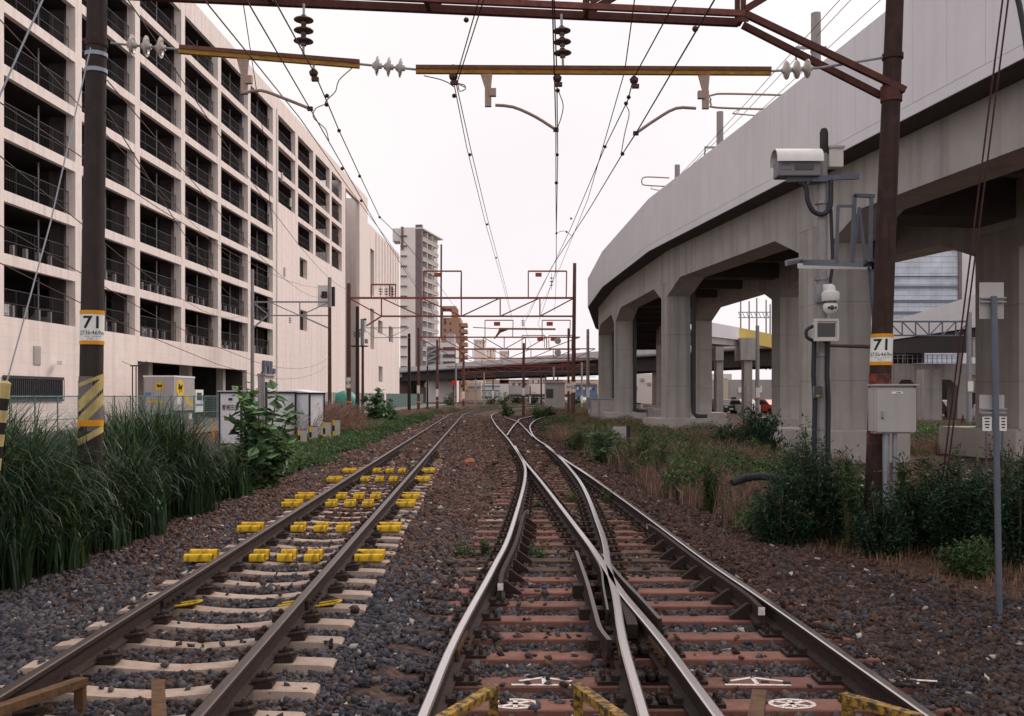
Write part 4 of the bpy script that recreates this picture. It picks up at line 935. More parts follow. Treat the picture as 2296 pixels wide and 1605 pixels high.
cbox((-.155,-dC/2-.02,.25), (.022,.02,.085), 'handle', galv_m, dr); cbox((-.155,-dC/2-.02,.20), (.022,.02,.022), 'lock', darkgl_m, dr)
cbox((.03,-dC/2-.015,hC-.09), (.14,.006,.03), 'label_plate', white_m, dr)
cbox((.045,-dC/2-.0195,hC-.09), (.06,.004,.010), 'label_print', black_m, dr)
cbox((.01,-.01,hC+.012), (wC+.03,dC+.05,.022), 'rain_lid', boxgrey_m)
for px, r_, lab in ((1985,.043,'thick grey conduit below the cabinet'),(2005,.031,'thin grey conduit below the cabinet')):
    a, b_ = at(px, 971, 13.05), at(px+1, 1225, 13.05)
    tag(MB().tube([b_, a], r_, 12).build('conduit', galv_m, smooth=True), lab, 'pipe')
YM = 20.0
cm = thing('camera_mast', 'grey concrete post carrying cameras and cables in front of the viaduct column', 'mast', (gx(1840,YM), YM, -.4))
xm = gx(1841,YM); mz = lambda py: CZ-(py-HY)/F*YM
MB().tube([(gx(1840,YM),YM,-.4),(gx(1843,YM),YM,mz(345))], [.125,.10], 16).build('post', greypole_m, cm, smooth=True)
MB().lathe([(.085,0),(.085,.42),(.06,.50),(.02,.52)], (gx(1850,YM)-.03,YM,mz(345)), (0,0,1), 14).build('post_cap', pole_m, cm, smooth=True)
def mbx(p0, p1, dy, d, name, m, par=cm, bev=.012):
    a, b_ = at(*p0, YM), at(*p1, YM); o = MB().box(((a.x+b_.x)/2, YM+dy, (a.z+b_.z)/2), (abs(b_.x-a.x), d, abs(a.z-b_.z))).build(name, m, par)
    if bev:
        bm = bmesh.new(); bm.from_mesh(o.data); bmesh.ops.bevel(bm, geom=bm.edges[:], offset=bev, segments=2, affect='EDGES'); bm.to_mesh(o.data); bm.free()
    return o
hz = thing('speed_camera', 'boxy grey camera housing with white curved sunshade on top of the mast', 'camera', at(1782,398,YM))
a, b_ = at(1733,372,YM), at(1832,398,YM)
mbx((1736,366), (1829,401), -.1, .42, 'housing', mat('housing_grey', (.23,.21,.23), .6, .06), hz)
n = 8; V = []; x0_, x1_ = a.x-.02, gx(1833,YM)
for q in (.0, .018):
    for x in (x0_, x1_): V += [Vector((x, YM-.1+(.30-q)*math.sin(t_), mz(366)+.0+(.26-q)*math.cos(t_))) for t_ in np.linspace(-1.75, 1.75, n+1)]
k = n+1; fs = [(i,i+1,k+i+1,k+i) for i in range(n)]+[(2*k+i+1,2*k+i,3*k+i,3*k+i+1) for i in range(n)]+[(i,2*k+i,2*k+i+1,i+1) for i in range(n)]+[(k+i,k+i+1,3*k+i+1,3*k+i) for i in range(n)]+[(0,k,3*k,2*k),(n,2*k+n,3*k+n,k+n)]
MB().add(V, fs).build('sunshade', white_m, hz, smooth=True)
mbx((1772,376), (1812,388), -.32, .02, 'window', darkgl_m, hz, 0)
for dx, w in ((-.07,.03),(-.02,.035),(.03,.035),(.075,.02)): MB().box((gx(1752,YM)+dx, YM-.312, mz(377)), (w,.004,.05)).build('faint_print', steelblue_m, hz)
MB().box((gx(1753,YM), YM-.312, mz(388)), (.2,.004,.022)).build('faint_print', steelblue_m, hz)
jb = thing('junction_box', 'cream junction box behind the top of the camera mast', 'box', at(1872,376,YM)); mbx((1856,331), (1888,376), .05, .25, 'case', plastic_m, jb); mbx((1854,329), (1890,334), .04, .30, 'lid', boxgrey_m, jb, 0)
MB().bar(at(1757,407,YM)+Vector((0,-.16,0)), at(1918,400,YM)+Vector((0,-.16,0)), .07, .10).build('cross_arm', steelblue_m, cm)
MB().box((gx(1830,YM), YM-.05, mz(408)), (.32,.34,.07)).build('shelf', steelblue_m, cm)
MB().tube(catmull([at(x,y,YM-.15) for x,y in ((1793,408),(1806,420),(1810,450),(1824,475),(1845,480),(1860,465),(1862,430),(1862,400))], .06), .048, 10).build('cable_loop', pipe_m, cm, smooth=True)
MB().tube(catmull([at(x,y,YM-.1) for x,y in ((1862,470),(1864,520),(1866,590),(1860,640),(1862,700))], .1), .035, 8).build('cable', pipe_m, cm, smooth=True)
for py in (455, 625, 795, 960, 982): MB().lathe([(.135,-.03),(.135,.03)], (gx(1841,YM),YM,mz(py)), (0,0,1), 14).build('strap', galv_m, cm)
for px, dx in ((1825,0),(1856,0)):
    MB().tube(catmull([at(px+o_,y,YM-.13) for o_, y in ((0,762),(-2,840),(1,900),(0,960),(0,1060))], .2), .048, 10).build('cable_duct', pipe_m, cm, smooth=True)
pa = thing('platform_arm', 'long dark steel arm joining the camera mast to the rusty pole', 'bracket', at(1850,600,16.5))
MB().bar(at(1762,590,19.0), at(1800,582,19.6), .05, .10).build('tip', galv_m, pa); MB().bar(at(1800,584,19.7), at(1958,584,13.7), .09, .03).build('plate', steelblue_m, pa); MB().bar(at(1790,596,19.9), at(1957,596,13.8), .05, .10).build('rib', darkgl_m, pa)
MB().bar(at(1800,584,19.7)+Vector((0,.3,0)), at(1958,584,13.7)+Vector((0,.3,0)), .07, .10).build('rib', steelblue_m, pa)
lf = thing('lattice_bracket', 'blue grey steel frame on struts beside the rusty pole', 'bracket', at(1920,600,13.9))
for (p, q, w) in (((1913,438),(1960,440),.05),((1915,438),(1910,588),.05),((1953,440),(1950,600),.045),((1876,462),(1915,462),.035),((1878,462),(1874,590),.04),((1926,465),(1940,592),.035),((1925,465),(1912,585),.03),((1952,600),(1960,740),.05),((1946,600),(1958,730),.03)):
    MB().bar(at(*p,13.95), at(*q,13.95), w).build('strut', steelblue_m, lf)
rd_ = tag(MB().tube([at(1862,775,19.6), at(1955,777,13.9)], .03, 8).build('rod', polerust_m), 'dark rusty rod between camera mast and number plate pole', 'rod')
dc = thing('dome_camera', 'white dome camera with round black lens on the mast', 'camera', at(1849,708,YM))
mbx((1823,640), (1842,680), -.08, .14, 'wall_bracket', galv_m, dc); mbx((1838,640), (1856,664), -.2, .1, 'arm', white_m, dc)
cD = Vector((gx(1849,YM), YM-.34, 0))
MB().lathe([(.04,.60),(.09,.55),(.10,.47),(.165,.44),(.175,.40),(.172,.29),(.155,.26)], cD+Vector((0,0,mz(708))), (0,0,1), 20).build('hood', white_m, dc, smooth=True)
sp_ = [(.145*math.sin(t_), .145-.145*math.cos(t_)) for t_ in np.linspace(.05, 2.6, 10)]
MB().lathe(sp_, cD+Vector((0,0,mz(708))), (0,0,1), 20).build('dome', white_m, dc, smooth=True)
MB().lathe([(.14,-.02),(.14,.02)], cD+Vector((0,0,mz(708)+.245)), (0,0,1), 20).build('gap_ring', darkgl_m, dc)
for dx, r_ in ((-.015,.045),(-.075,.024),(.06,.024)): MB().lathe([(r_,0),(r_,.02),(r_*.4,.024)], cD+Vector((dx,-.137+abs(dx)*.3,mz(708)+.125)), (0,-1,0), 14).build('lens', darkgl_m, dc)
fl = thing('flood_light', 'cream square floodlight with dark glass below the dome camera', 'lamp', at(1835,765,YM))
b = MB(); cF = Vector((gx(1835,YM), YM-.3, mz(744)))
b.hexa([cF+Vector(v) for v in ((-.22,-.12,-.18),(.24,-.12,-.18),(.20,.15,-.14),(-.18,.15,-.14),(-.22,-.12,.19),(.24,-.12,.19),(.20,.15,.15),(-.18,.15,.15))]); b.build('casing', plastic_m, fl)
MB().box(cF+Vector((.01,-.122,.01)), (.36,.012,.27)).build('glass', darkgl_m, fl)
for dx, dz, w, h in ((0,.205,.48,.05),(0,-.185,.48,.05),(-.205,.01,.05,.34),(.225,.01,.05,.34)): MB().box(cF+Vector((dx+.01,-.13,dz)), (w,.06,h)).build('rim', plastic_m, fl)
MB().tube(catmull([cF+Vector(v) for v in ((-.2,0,.1),(-.33,0,.02),(-.33,0,-.12),(-.2,0,-.2))], .05), .035, 8).build('cable', pipe_m, fl)
bb = thing('black_box', 'small black box with a yellow mark strapped low on the camera mast', 'box', at(1828,892,YM)); mbx((1815,866), (1833,892), -.24, .15, 'case', darkgl_m, bb); MB().box((gx(1822,YM),YM-.318,mz(887)), (.06,.006,.02)).build('mark', yellow_m, bb)
YS = 9.0; sp = thing('sign_post', 'thin grey pipe post seen from behind its square sign, far right', 'sign', (gx(2239,YS), YS, -.4))
MB().tube([(gx(2240,YS),YS,-.42),(gx(2227,YS),YS,CZ-(664-HY)/F*YS)], .028, 12).build('post', steelblue_m, sp, smooth=True)
for (x0, x1, y0, y1, lab) in ((2200,2255,632,714,'sign_back'),(2200,2256,885,924,'lower_sign_back')):
    a, b_ = at(x0,y0,YS), at(x1,y1,YS); s_ = MB().box(((a.x+b_.x)/2, YS-.045+.09, (a.z+b_.z)/2), (b_.x-a.x,.006,a.z-b_.z)).build(lab, boxgrey_m, sp)
    zc_ = CZ-((672 if y0 < 700 else 921)-HY)/F*YS
    for dz in (.018,-.018): MB().box(((a.x+b_.x)/2, YS+.02, zc_+dz), ((b_.x-a.x)*1.03,.035,.012)).build('clamp_rail', galv_m, sp)
for (x0, x1, lab) in ((2202,2222,'left'),(2240,2256,'right')):
    a, b_ = at(x0,934,15), at(x1,966,15); t = thing('notice_sign', 'small white notice with red print, %s of the thin sign post' % lab, 'sign', ((a.x+b_.x)/2, 15, -.4))
    MB().box(((a.x+b_.x)/2, 15, (a.z+b_.z)/2), (b_.x-a.x,.01,a.z-b_.z)).build('plate', white_m, t)
    for f_, w_ in ((.88,.6),(.66,.5),(.45,.55),(.25,.4)): MB().box(((a.x+b_.x)/2, 14.993, lerp(b_.z,a.z,f_)), ((b_.x-a.x)*w_,.003,.02)).build('print', red_m, t)
    MB().tube([((a.x+b_.x)/2,15.02,-.42),((a.x+b_.x)/2,15.02,a.z)], .015, 6).build('post', steelblue_m, t)
for k, (px0, px1, lab) in enumerate(((2263,2110,'right'),(2250,2101,'left'))):
    t = thing('guy_wire', 'dark guy wire slanting down to the weeds at the right, %s of the pair' % lab, 'wire', at(px1,1195,13))
    MB().tube([at(px1,1210,13), at(px1+4,1130,12.9), at(px0+12,-120,10.5)], .010, 6).build('strand', wire_m, t)
    for py in (1110, 1135): MB().lathe([(.015,-.05),(.03,-.02),(.03,.02),(.015,.05)], at(px1+3,py,12.9), (0,0,1), 10).build('insulator', galv_m, t)
tag(MB().tube(catmull([at(x,y,7) for x,y in ((2270,-40),(2284,10),(2298,90),(2320,240))], .1), .02, 8).build('thick_cable', pipe_m), 'thick dark cable at the top right corner', 'cable')
for (x0,x1,y0,y1,Y,lab) in ((2068,2108,1185,1212,13.2,'small concrete anchor block at the foot of the guy wires'),(2020,2075,1205,1222,13.0,'flat concrete slab beside the guy wire anchor')):
    a, b_ = at(x0,y0,Y), at(x1,y1,Y); o = MB().box(((a.x+b_.x)/2,Y+.15,(a.z-.45)/2), (b_.x-a.x,.35,a.z+.45)).build('concrete_block', foot_m); tag(o, lab, 'concrete block')
tag(MB().tube(catmull([at(x,y,11.6) for x,y in ((2212,1236),(2228,1250),(2250,1245),(2272,1222),(2300,1190),(2340,1140))], .06), .035, 10).build('conduit', mat('lilac_pipe', (.26,.26,.34), .5), smooth=True), 'pale lilac pipe curving up at the right edge', 'pipe')
hb = MB(); P = catmull([at(x,y,Y) for x,y,Y in ((1640,1082,15.2),(1668,1073,15.3),(1705,1068,15.2),(1745,1072,15.0),(1775,1082,14.8))], .02)
hb.tube(P, [.065 if i % 2 else .05 for i in range(len(P))], 10); tag(hb.build('corrugated_hose', pipe_m), 'black corrugated hose lying in the right hand weeds', 'hose')
# small things beside the switch track
a = at(1392,951,33); o = MB().box((a.x,33,.0), (.52,.4,1.05)).build('concrete_block', foot_m); tag(o, 'pale upright concrete block in front of the viaduct columns', 'concrete block')
o = MB().box((gx(1408,31),31,.05), (.11,.11,1.15)).build('wooden_post', pole_m); tag(o, 'dark square post in front of the pale concrete block', 'post')
lw = thing('low_wall', 'low pale wall with a handrail at the foot of the far viaduct columns', 'wall', (gx(1348,66),66,-.4))
MB().box((gx(1350,66),66,.45), (1.6,.3,1.7)).build('wall', foot_m, lw); MB().tube([(gx(1322,66),65.8,1.35),(gx(1376,66),65.8,1.35)], .04, 6).build('handrail', galv_m, lw)
for px in (1323,1342): MB().tube([(gx(px,66),65.8,-.3),(gx(px,66),65.8,1.35)], .035, 6).build('rail_post', galv_m, lw)
def rodding(px0, px1, py, lab):
    Y = F*1.95/(py-HY); t = thing('switch_machine', lab, 'switch machine', (gx((px0+px1)/2,Y),Y,-.38)); x0, x1 = gx(px0,Y), gx(px1,Y)
    MB().box(((x0+x1)/2,Y,-.28), (x1-x0,.12,.10)).build('rod', plate_m, t); MB().box(((x0+x1)/2,Y+.35,-.28), (x1-x0,.10,.10)).build('rod', plate_m, t)
    MB().box((lerp(x0,x1,.55),Y+.18,-.17), (.55,.42,.24)).build('motor_box', plate_m, t); MB().box((lerp(x0,x1,.55),Y+.18,-.04), (.45,.34,.03)).build('cover', clip_m, t); MB().lathe([(.05,0),(.05,.12)], (lerp(x0,x1,.8),Y+.1,-.24), (0,0,1), 8).build('crank', clip_m, t)
rodding(1212,1312,994,'dark point machine right of the switch, farther one'); rodding(1268,1400,1026,'dark point machine right of the switch, nearer one'); 
for px, py, s_, lab in ((1052,1035,.13,'orange brown lump of stone between the tracks'),(1110,1036,.08,'pale stub beside the left switch rail')):
    Y = F*(CZ+.2)/(py-HY); bm = bmesh.new(); bmesh.ops.create_icosphere(bm, subdivisions=2, radius=s_)
    for v in bm.verts: v.co = Vector((v.co.x*1.3, v.co.y, v.co.z*.75))*random.uniform(.85,1.15)
    me = bpy.data.meshes.new('loose_stone'); bm.to_mesh(me); bm.free(); o = bpy.data.objects.new('loose_stone', me); COL.objects.link(o); o.location = (gx(px,Y),Y,-.2); me.materials.append(guardb_m if s_ < .1 else mat('orange_stone', (.42,.15,.07), .9, .2)); tag(o, lab, 'stone')

# ------------------------------------------------------------------ left side: huts, posts, truck, fences
def hut(px0, px1, px2, py, Y0, z0, lab, rot, w, d, h, roof):
    c = at(px1, 985, Y0); t = thing('equipment_hut', lab, 'hut', (c.x, Y0, z0), rot); M = t.matrix_basis.copy(); P = lambda x,y,z: M @ Vector((x,y,z))
    def bx(x0,x1,y0,y1,za,zb,name,m): return MB().hexa([P(x,y,z) for z in (za,zb) for x,y in ((x0,y0),(x1,y0),(x1,y1),(x0,y1))]).build(name, m, t)
    bx(-w,0,0,d,0,h,'body',shed_m)
    bx(-w-.06,.06,-.06,d+.06,h,h+.07,'roof_edge',trim_m)
    if roof: MB().add([P(-w-.1,-.1,h+.072),(P(.1,-.1,h+.072)),P(.1,d+.1,h+.072),P(-w-.1,d+.1,h+.072),P(-w/2,-.1,h+.20),P(-w/2,d+.1,h+.20)], [(0,1,4),(2,3,5),(1,2,5,4),(3,0,4,5),(3,2,1,0)]).build('roof', shed_m, t)
    else: bx(-w-.08,.08,-.08,d+.08,h+.073,h+.11,'roof',shed_m)
    for x, y in ((-w,0),(0,0),(0,d)): bx(x-.035,x+.035,y-.035,y+.035,0,h-.004,'corner_trim',trim_m)
    return t, P
h1, P1 = hut(487,541,661,879,41,-.42,'white hut with station lettering and a flat dark edged roof',R(-32),1.28,3.1,2.08,False)
text('曽根田東', .26, lambda x, y: P1(-.64+x, -.006, 1.47+y), 'lettering', black_m, h1, bold=.004)
MB().hexa([P1(x,y,z) for z in (1.78,1.88) for x,y in ((-.74,-.03),(-.52,-.03),(-.52,-.003),(-.74,-.003))]).build('vent_plate', trim_m, h1)
h2, P2 = hut(661,694,709,880,43.5,-.42,'white hut with a low gable roof, right of the lettered hut',R(-20),1.8,1.2,2.05,True)
MB().hexa([P2(x,y,z) for z in (.1,1.9) for x,y in ((-1.5,-.03),(-1.42,-.03),(-1.42,-.003),(-1.5,-.003))]).build('door_joint', trim_m, h2)
yb = mat('black_yellow', (.72,.42,.02), .6, .1)
for k, (px, py0, py1, Y, lab) in enumerate(((679,964,1000,36.5,'nearest and leftmost of the row'),(704,956,1002,38,'second from the left'),(734,946,992,40,'third from the left'),(755,941,982,43,'rightmost of the row'))):
    a = at(px,py0,Y); t = thing('marker_post', 'flat grey concrete post with black and yellow striped edge, '+lab, 'marker post', (a.x,Y,-.45), .5, 'striped posts beside the huts')
    hh = a.z+.45; MB().box((a.x,Y,-.45+hh/2), (.28,.07,hh), .5).build('slab', foot_m, t)
    e = Vector((a.x-.147*math.cos(.5), Y-.147*math.sin(.5)))
    for i in range(4): MB().box((e.x,e.y,-.45+hh*(i+.5)/4), (.07,.09,hh/4), .5).build('stripe', yb if i % 2 else black_m, t)
    MB().box((a.x,Y,-.45+hh+.01), (.27,.08,.03), .5).build('cap', guardb_m, t)
a = at(776,938,52); t = thing('marker_stake', 'small yellow stake in the weeds right of the striped posts', 'stake', (a.x,52,-.45)); MB().box((a.x,52,.05), (.09,.05,1.0)).build('stake', black_m, t); MB().box((a.x,51.965,.28), (.12,.02,.5)).build('plate', orange_m, t)
for k,(px,py) in enumerate(((447,955),(478,953),(430,965))):
    Y = 30; a = at(px,py-8,Y); tag(MB().tube([(a.x,Y,-.45),(a.x,Y,a.z)], .022, 8).build('yellow_stake', orange_m), 'thin yellow stake in the grass left of the lettered hut, '+['middle','rightmost','leftmost'][k]+' of three', 'stake')
# grey concrete stub and black stake between the huts
a = at(600,843,40); o = MB().tube([(a.x,39,-.42),(a.x,39,a.z)], .14, 12); t = thing('concrete_post', 'grey round concrete post with a cap rising in front of the huts', 'post', (a.x,39,-.42)); o.build('shaft', greypole_m, t, smooth=True); MB().lathe([(.17,0),(.17,.08)], (a.x,39,a.z), (0,0,1), 12).build('cap', greypole_m, t)
MB().tube([(a.x+.24,38.8,-.42),(a.x+.24,38.8,a.z-.25)], .05, 8).build('cable_pipe', pipe_m, t)
# barrier pole at the left edge
a, b_ = at(-14,1080,9), at(12,866,9); t = thing('barrier_post', 'leaning black and yellow striped post at the left edge', 'post', (a.x,9,-.45)); 
for i in range(8): 
    p, q = a.lerp(b_, i/8), a.lerp(b_, (i+1)/8); MB().tube([p+Vector((0,0,-.0)), q], .045, 12).build('stripe', yellowpale_m if i % 2 else black_m, t, smooth=True)
MB().lathe([(.047,0),(.047,.03),(.02,.05)], b_, (b_-a), 12).build('cap', yellowpale_m, t)
# fence
XF = -19.2
def fence(y0, y1, lab, step, h=1.95, wsp=.11, wr=.006):
    t = thing('mesh_fence', lab, 'fence', (XF,(y0+y1)/2,-.42)); b = MB()
    MB().tube([(XF,y0,h-.42),(XF,y1,h-.42)], .028, 6).build('top_rail', green_f, t)
    MB().tube([(XF,y0,.55),(XF,y1,.55)], .02, 6).build('mid_rail', green_f, t)
    n = int((y1-y0)/wsp)
    for i in range(n): y = y0+i*wsp; b.bar((XF,y,-.35),(XF,y,h-.45), wr*2)
    z = -.3
    while z < h-.45: b.bar((XF,y0,z),(XF,y1,z), wr*2); z += .14
    b.build('mesh', fence_wire, t)
    y = y0
    while y <= y1: MB().tube([(XF+.03,y,-.42),(XF+.03,y,h-.38)], .035, 6).build('post', green_f, t); y += step
fence(34, 66, 'green mesh fence in front of the parking building and truck', 2.0, wsp=.10, wr=.0032)
fence(80, 150, 'pale green mesh fence running past the far poles', 3.0, 2.3, .13, .006)
fence(152, 215, 'far end of the green fence below the brown abutment', 4.0, 2.3, .16, .009)
dsh = tag(MB().lathe([(.0,-1.0),(1.0,-.9),(1.25,-.3),(1.25,.4),(.9,.85),(0,.95)], (gx(757,84),88,.75), (1,.2,0), 18).build('green_tank', mat('teal_tank', (.07,.30,.24), .5), smooth=True), 'rounded teal tank behind the fence left of the far portal pole', 'tank')
# delivery truck
TY = 62.0; tx0, tx1 = gx(322,TY), gx(390,TY); tk = thing('delivery_truck', 'silver box truck with yellow oval emblems parked at the loading bay', 'truck', ((tx0+tx1)/2, TY+2.5, -.4))
zt, zb = CZ+45*TY/F, CZ-34*TY/F
def tb(x0,x1,y0,y1,z0,z1,name,m,par=tk): return MB().hexa([(x,y,z) for z in (z0,z1) for x,y in ((x0,y0),(x1,y0),(x1,y1),(x0,y1))]).build(name, m, par)
tb(tx0,tx1,TY,TY+4.0,zb,zt,'box_body',truck_m); tb(tx0-.03,tx1+.03,TY-.03,TY+4.03,zt-.10,zt+.01,'roof_edge',white_m)
for f_ in (.02,.33,.66,.98): tb(lerp(tx0,tx1,f_)-.015,lerp(tx0,tx1,f_)+.015,TY-.02,TY-.002,zb,zt-.12,'door_seam',boxgrey_m)
tb(tx0+.05,tx1-.05,TY-.1,TY-.003,zb-.25,zb-.02,'bumper',boxgrey_m)
tb(tx0+.1,tx1-.1,TY+.2,TY+6,zb-.22,zb-.003,'chassis',darkgl_m)
cabm = tb(tx0+.1,tx1,TY+4.25,TY+5.9,zb-.15,zb+1.35,'cab',white_m); tb(tx1,tx1+.015,TY+4.5,TY+5.5,zb+.65,zb+1.15,'cab_window',glass_m)
tb(tx1+.05,tx1+.25,TY+5.6,TY+5.7,zb+.6,zb+1.0,'mirror',black_m); tb(tx1,tx1+.012,TY+4.3,TY+5.8,zb+.25,zb+.40,'cab_band',bluesign_m)
for y in (TY+1.0, TY+5.2):
    for x in (tx0+.25, tx1-.2): MB().lathe([(.2,-.1),(.40,-.1),(.40,.12),(.2,.13)], (x,y,-.0), (1,0,0), 16).build('wheel', tyre_m, tk)
def emblem(fn, rx, rz):
    el = MB(); V = [fn(rx*math.cos(a), rz*math.sin(a), .0) for a in np.linspace(0, 2*math.pi, 25)[:-1]]; V2 = [fn(rx*math.cos(a), rz*math.sin(a), .012) for a in np.linspace(0, 2*math.pi, 25)[:-1]]
    n = 24; e = el.add(V+V2, [tuple(range(n)), tuple(range(n,2*n))]+[(i,(i+1)%n,n+(i+1)%n,n+i) for i in range(n)]).build('emblem', mat('emblem_yellow', (.75,.50,.02), .5) if 'emblem_yellow' not in MATS else MATS['emblem_yellow'], tk)
    cat = [(-.55,.0),(-.42,.22),(-.5,.42),(-.3,.34),(-.2,.36),(-.1,.46),(-.08,.24),(.2,.22),(.5,.38),(.62,.30),(.46,.12),(.42,-.35),(.30,-.35),(.26,-.08),(.0,-.10),(-.05,-.40),(-.2,-.40),(-.2,-.08),(-.4,-.12)]
    MB().prism([fn(x*rx*1.05, z*rz*1.3, .014) for x, z in cat], fn(0,0,.018)-fn(0,0,.014)).build('emblem_figure', black_m, e)
emblem(lambda x, z, o: Vector((lerp(tx0,tx1,.52)+x, TY-.004-o, zt-.66+z)), .30, .23)
emblem(lambda x, z, o: Vector((tx1+.004+o, TY+1.15+x, zt-.78+z)), .75, .55)
tb(lerp(tx0,tx1,.12),lerp(tx0,tx1,.62),TY-.02,TY-.004,zb+.48,zb+.66,'yellow_mark',MATS['emblem_yellow']); tb(lerp(tx0,tx1,.05),lerp(tx0,tx1,.25),TY-.02,TY-.004,zt-1.25,zt-1.05,'colour_mark',bluesign_m)
MB().prism([(tx1+.004,TY+2.0,zb+.95),(tx1+.004,TY+2.8,zb+1.0),(tx1+.004,TY+2.9,zb+.6),(tx1+.004,TY+3.8,zb+.35),(tx1+.004,TY+3.6,zb+.15),(tx1+.004,TY+2.3,zb+.4)], (.01,0,0)).build('yellow_mark', MATS['emblem_yellow'], tk)
tb(tx1+.002,tx1+.014,TY+.6,TY+1.3,zb+.4,zb+.85,'white_mark',white_m)
lp = thing('flood_lamp_post', 'thin dark double post with tilted lamps in front of the loading bay', 'lamp post', (gx(301,55),55,-.42))
for dx in (-.1,.1): MB().tube([(gx(301,55)+dx,55,-.42),(gx(301,55)+dx,55,CZ+65*55/F)], .035, 6).build('post', pole_m, lp)
MB().bar((gx(297,55)-.1,55,CZ+67*55/F),(gx(306,55)+.1,55,CZ+67*55/F), .10, .08).build('head', black_m, lp)
for s_ in (-1,1): MB().tube([(gx(301,55)+s_*.1,55,CZ+67*55/F),(gx(301,55)+s_*.7,55,CZ+77*55/F)], .02, 5).build('arm', galv_m, lp)

# ------------------------------------------------------------------ portals farther down the line
def number_plate(t, x, y, z, w, h, s):
    p = MB().box((x,y,z), (w,.02,h)).build('number_plate', white_m, t)
    for dz in (h*.54,-h*.54): MB().box((x,y,z+dz), (w,.022,h*.08)).build('orange_band', orange_m, p)
    if s: text(s, h*.55, lambda a, b_: Vector((x+a, y-.013, z+b_)), 'numerals', black_m, p)
def pole(px, pytop, Y, wpx, m, lab, num=None, pyn=None, band=None, lean=0, base=-.45, cap=True):
    b0 = Vector((gx(px,Y),Y,base)); p1 = at(px+lean, pytop, Y); r_ = wpx/2*Y/F
    t = thing('line_pole', lab, 'pole', b0); MB().tube([b0,p1], [r_*1.12,r_*.9], 12).build('shaft', m, t, smooth=True)
    if num is not None: number_plate(t, b0.x+(p1.x-b0.x)*.3, Y-r_*1.2, CZ-(pyn-HY)/F*Y, r_*2.1, 22*Y/F if wpx > 7 else 16*Y/F, num)
    if band: MB().lathe([(r_*1.16,-.07),(r_*1.16,.07)], (b0.x,Y,CZ-(band-HY)/F*Y), (0,0,1), 12).build('yellow_band', orange_m, t)
    return t
pole(782,635,76,9.2,polefar_m,'rusty brown left pole of the second portal, with number plate 68','68',858,901)
pole(1284,590,76,8.6,polefar_m,'rusty brown right pole of the second portal, tall, with number plate 68','68',868,lean=4)
pole(801,687,73,8.2,pole_m,'dark pole with rings right of the second portal\'s left pole')
pole(813,735,80,6,polefar_m,'thin brown pole just right of the dark ringed pole')
pole(565.7,604,86,7.8,greypole_m,'grey brown left pole of the pale lattice portal before the building')
pole(739,622,86,7.8,polefar_m,'brown right pole of the pale lattice portal before the building',band=None)
MB().tube([at(739,622,85.9), at(739,690,85.9)], .16, 12).build('pale_top', greypole_m, bpy.data.objects[[o.name for o in COL.objects if o.get('label','').startswith('brown right pole of the pale')][0]], smooth=True)
pole(917,748,100,7,pole_m,'dark pole standing alone left of the third portal')
pole(938,735,110,6.2,polefar_m,'brown left pole of the third portal, with white plate','',873,901)
pole(1274,736,112,5.2,polefar_m,'brown right pole of the third portal, beside the tall rusty pole','68',868)
pole(958,820,125,4,pole_m,'thin dark pole under the far bridge end')
pole(980,762,135,6,polefar_m,'brown left pole of the fourth portal, with white plate','',881,898)
pole(1317.5,738,106,7.2,greypole_m,'pale concrete pole between the tall rusty pole and the viaduct','',880)
pole(1039,790,165,5.6,polefar_m,'brown pole left of the curved rails, with white plate','',886,897)
pole(1173,769,92,6.2,polefar_m,'lone rusty pole right of the curved rails with a white plate','',878,lean=1)
pole(1105,850,200,3.4,polefar_m,'thin brown pole beyond the curve, left of the middle','',884)
pole(1085,835,215,3.2,greypole_m,'thin grey pole beyond the curve near the cream building')
pole(1066,850,230,3.5,greypole_m,'thin grey pole in front of the cream building')
pole(1188,865,220,3,polefar_m,'thin brown pole beyond the curve, right of the lone rusty pole','',896)
pole(1213,835,175,3.6,pole_m,'thin dark pole beyond the curve under the bridge')
pole(1241,822,150,4.2,greypole_m,'pale thin pole left of the third portal\'s right pole','',884)
pole(1304,812,150,4.4,greypole_m,'pale thin pole right of the tall rusty pole','',895)
pole(1223,840,190,3,polefar_m,'thin brown pole under the bridge near the dark shed')
pole(1250,842,140,3.6,polefar_m,'short brown pole left of the third portal\'s right pole')
def portal(Y, xs, ytop, ybot, verts, lab, m=rustfar_m, x0=None, w=.16, brace=None):
    t = thing('portal_beam', lab, 'truss', at(verts[0], ybot, Y)); xa, xb = xs
    MB().bar(at(xa,ytop,Y), at(xb,ytop,Y), w, w).build('upper_chord', m, t); MB().bar(at(verts[0],ybot,Y), at(verts[-1] if brace else xb,ybot,Y), w*.85, w*.85).build('lower_chord', m, t)
    mid = (xa+xb)/2
    for i, px in enumerate(verts): MB().bar(at(px,ytop,Y), at(px,ybot,Y), w*.65).build('upright', m, t)
    full = [xa]+list(verts)+[xb]
    for a, c in zip(full, full[1:]):
        if (a+c)/2 < mid: MB().bar(at(a,ytop,Y), at(c,ybot if c != xb else ytop,Y), w*.6).build('diagonal', m, t)
        else: MB().bar(at(a,ybot,Y), at(c,ytop,Y), w*.6).build('diagonal', m, t)
    if brace: 
        for p, q in brace: MB().bar(at(*p,Y), at(*q,Y), w*.7).build('end_brace', m, t)
    return t
p68 = portal(76,(782,1287),668,709,[855,944,1034,1121,1210],'red rusty truss beam of the second portal, spanning the tracks',w=.15)
MB().bar(at(855,709,76), at(800,744,76), .11).build('end_brace', rustfar_m, p68)
MB().bar(at(1034,709,76), at(1034,608,76), .09).build('upright', rustfar_m, p68)
pg = portal(86,(566,739),677,707.5,[604,672],'pale grey lattice beam before the building wall',m=galv_m,w=.13)
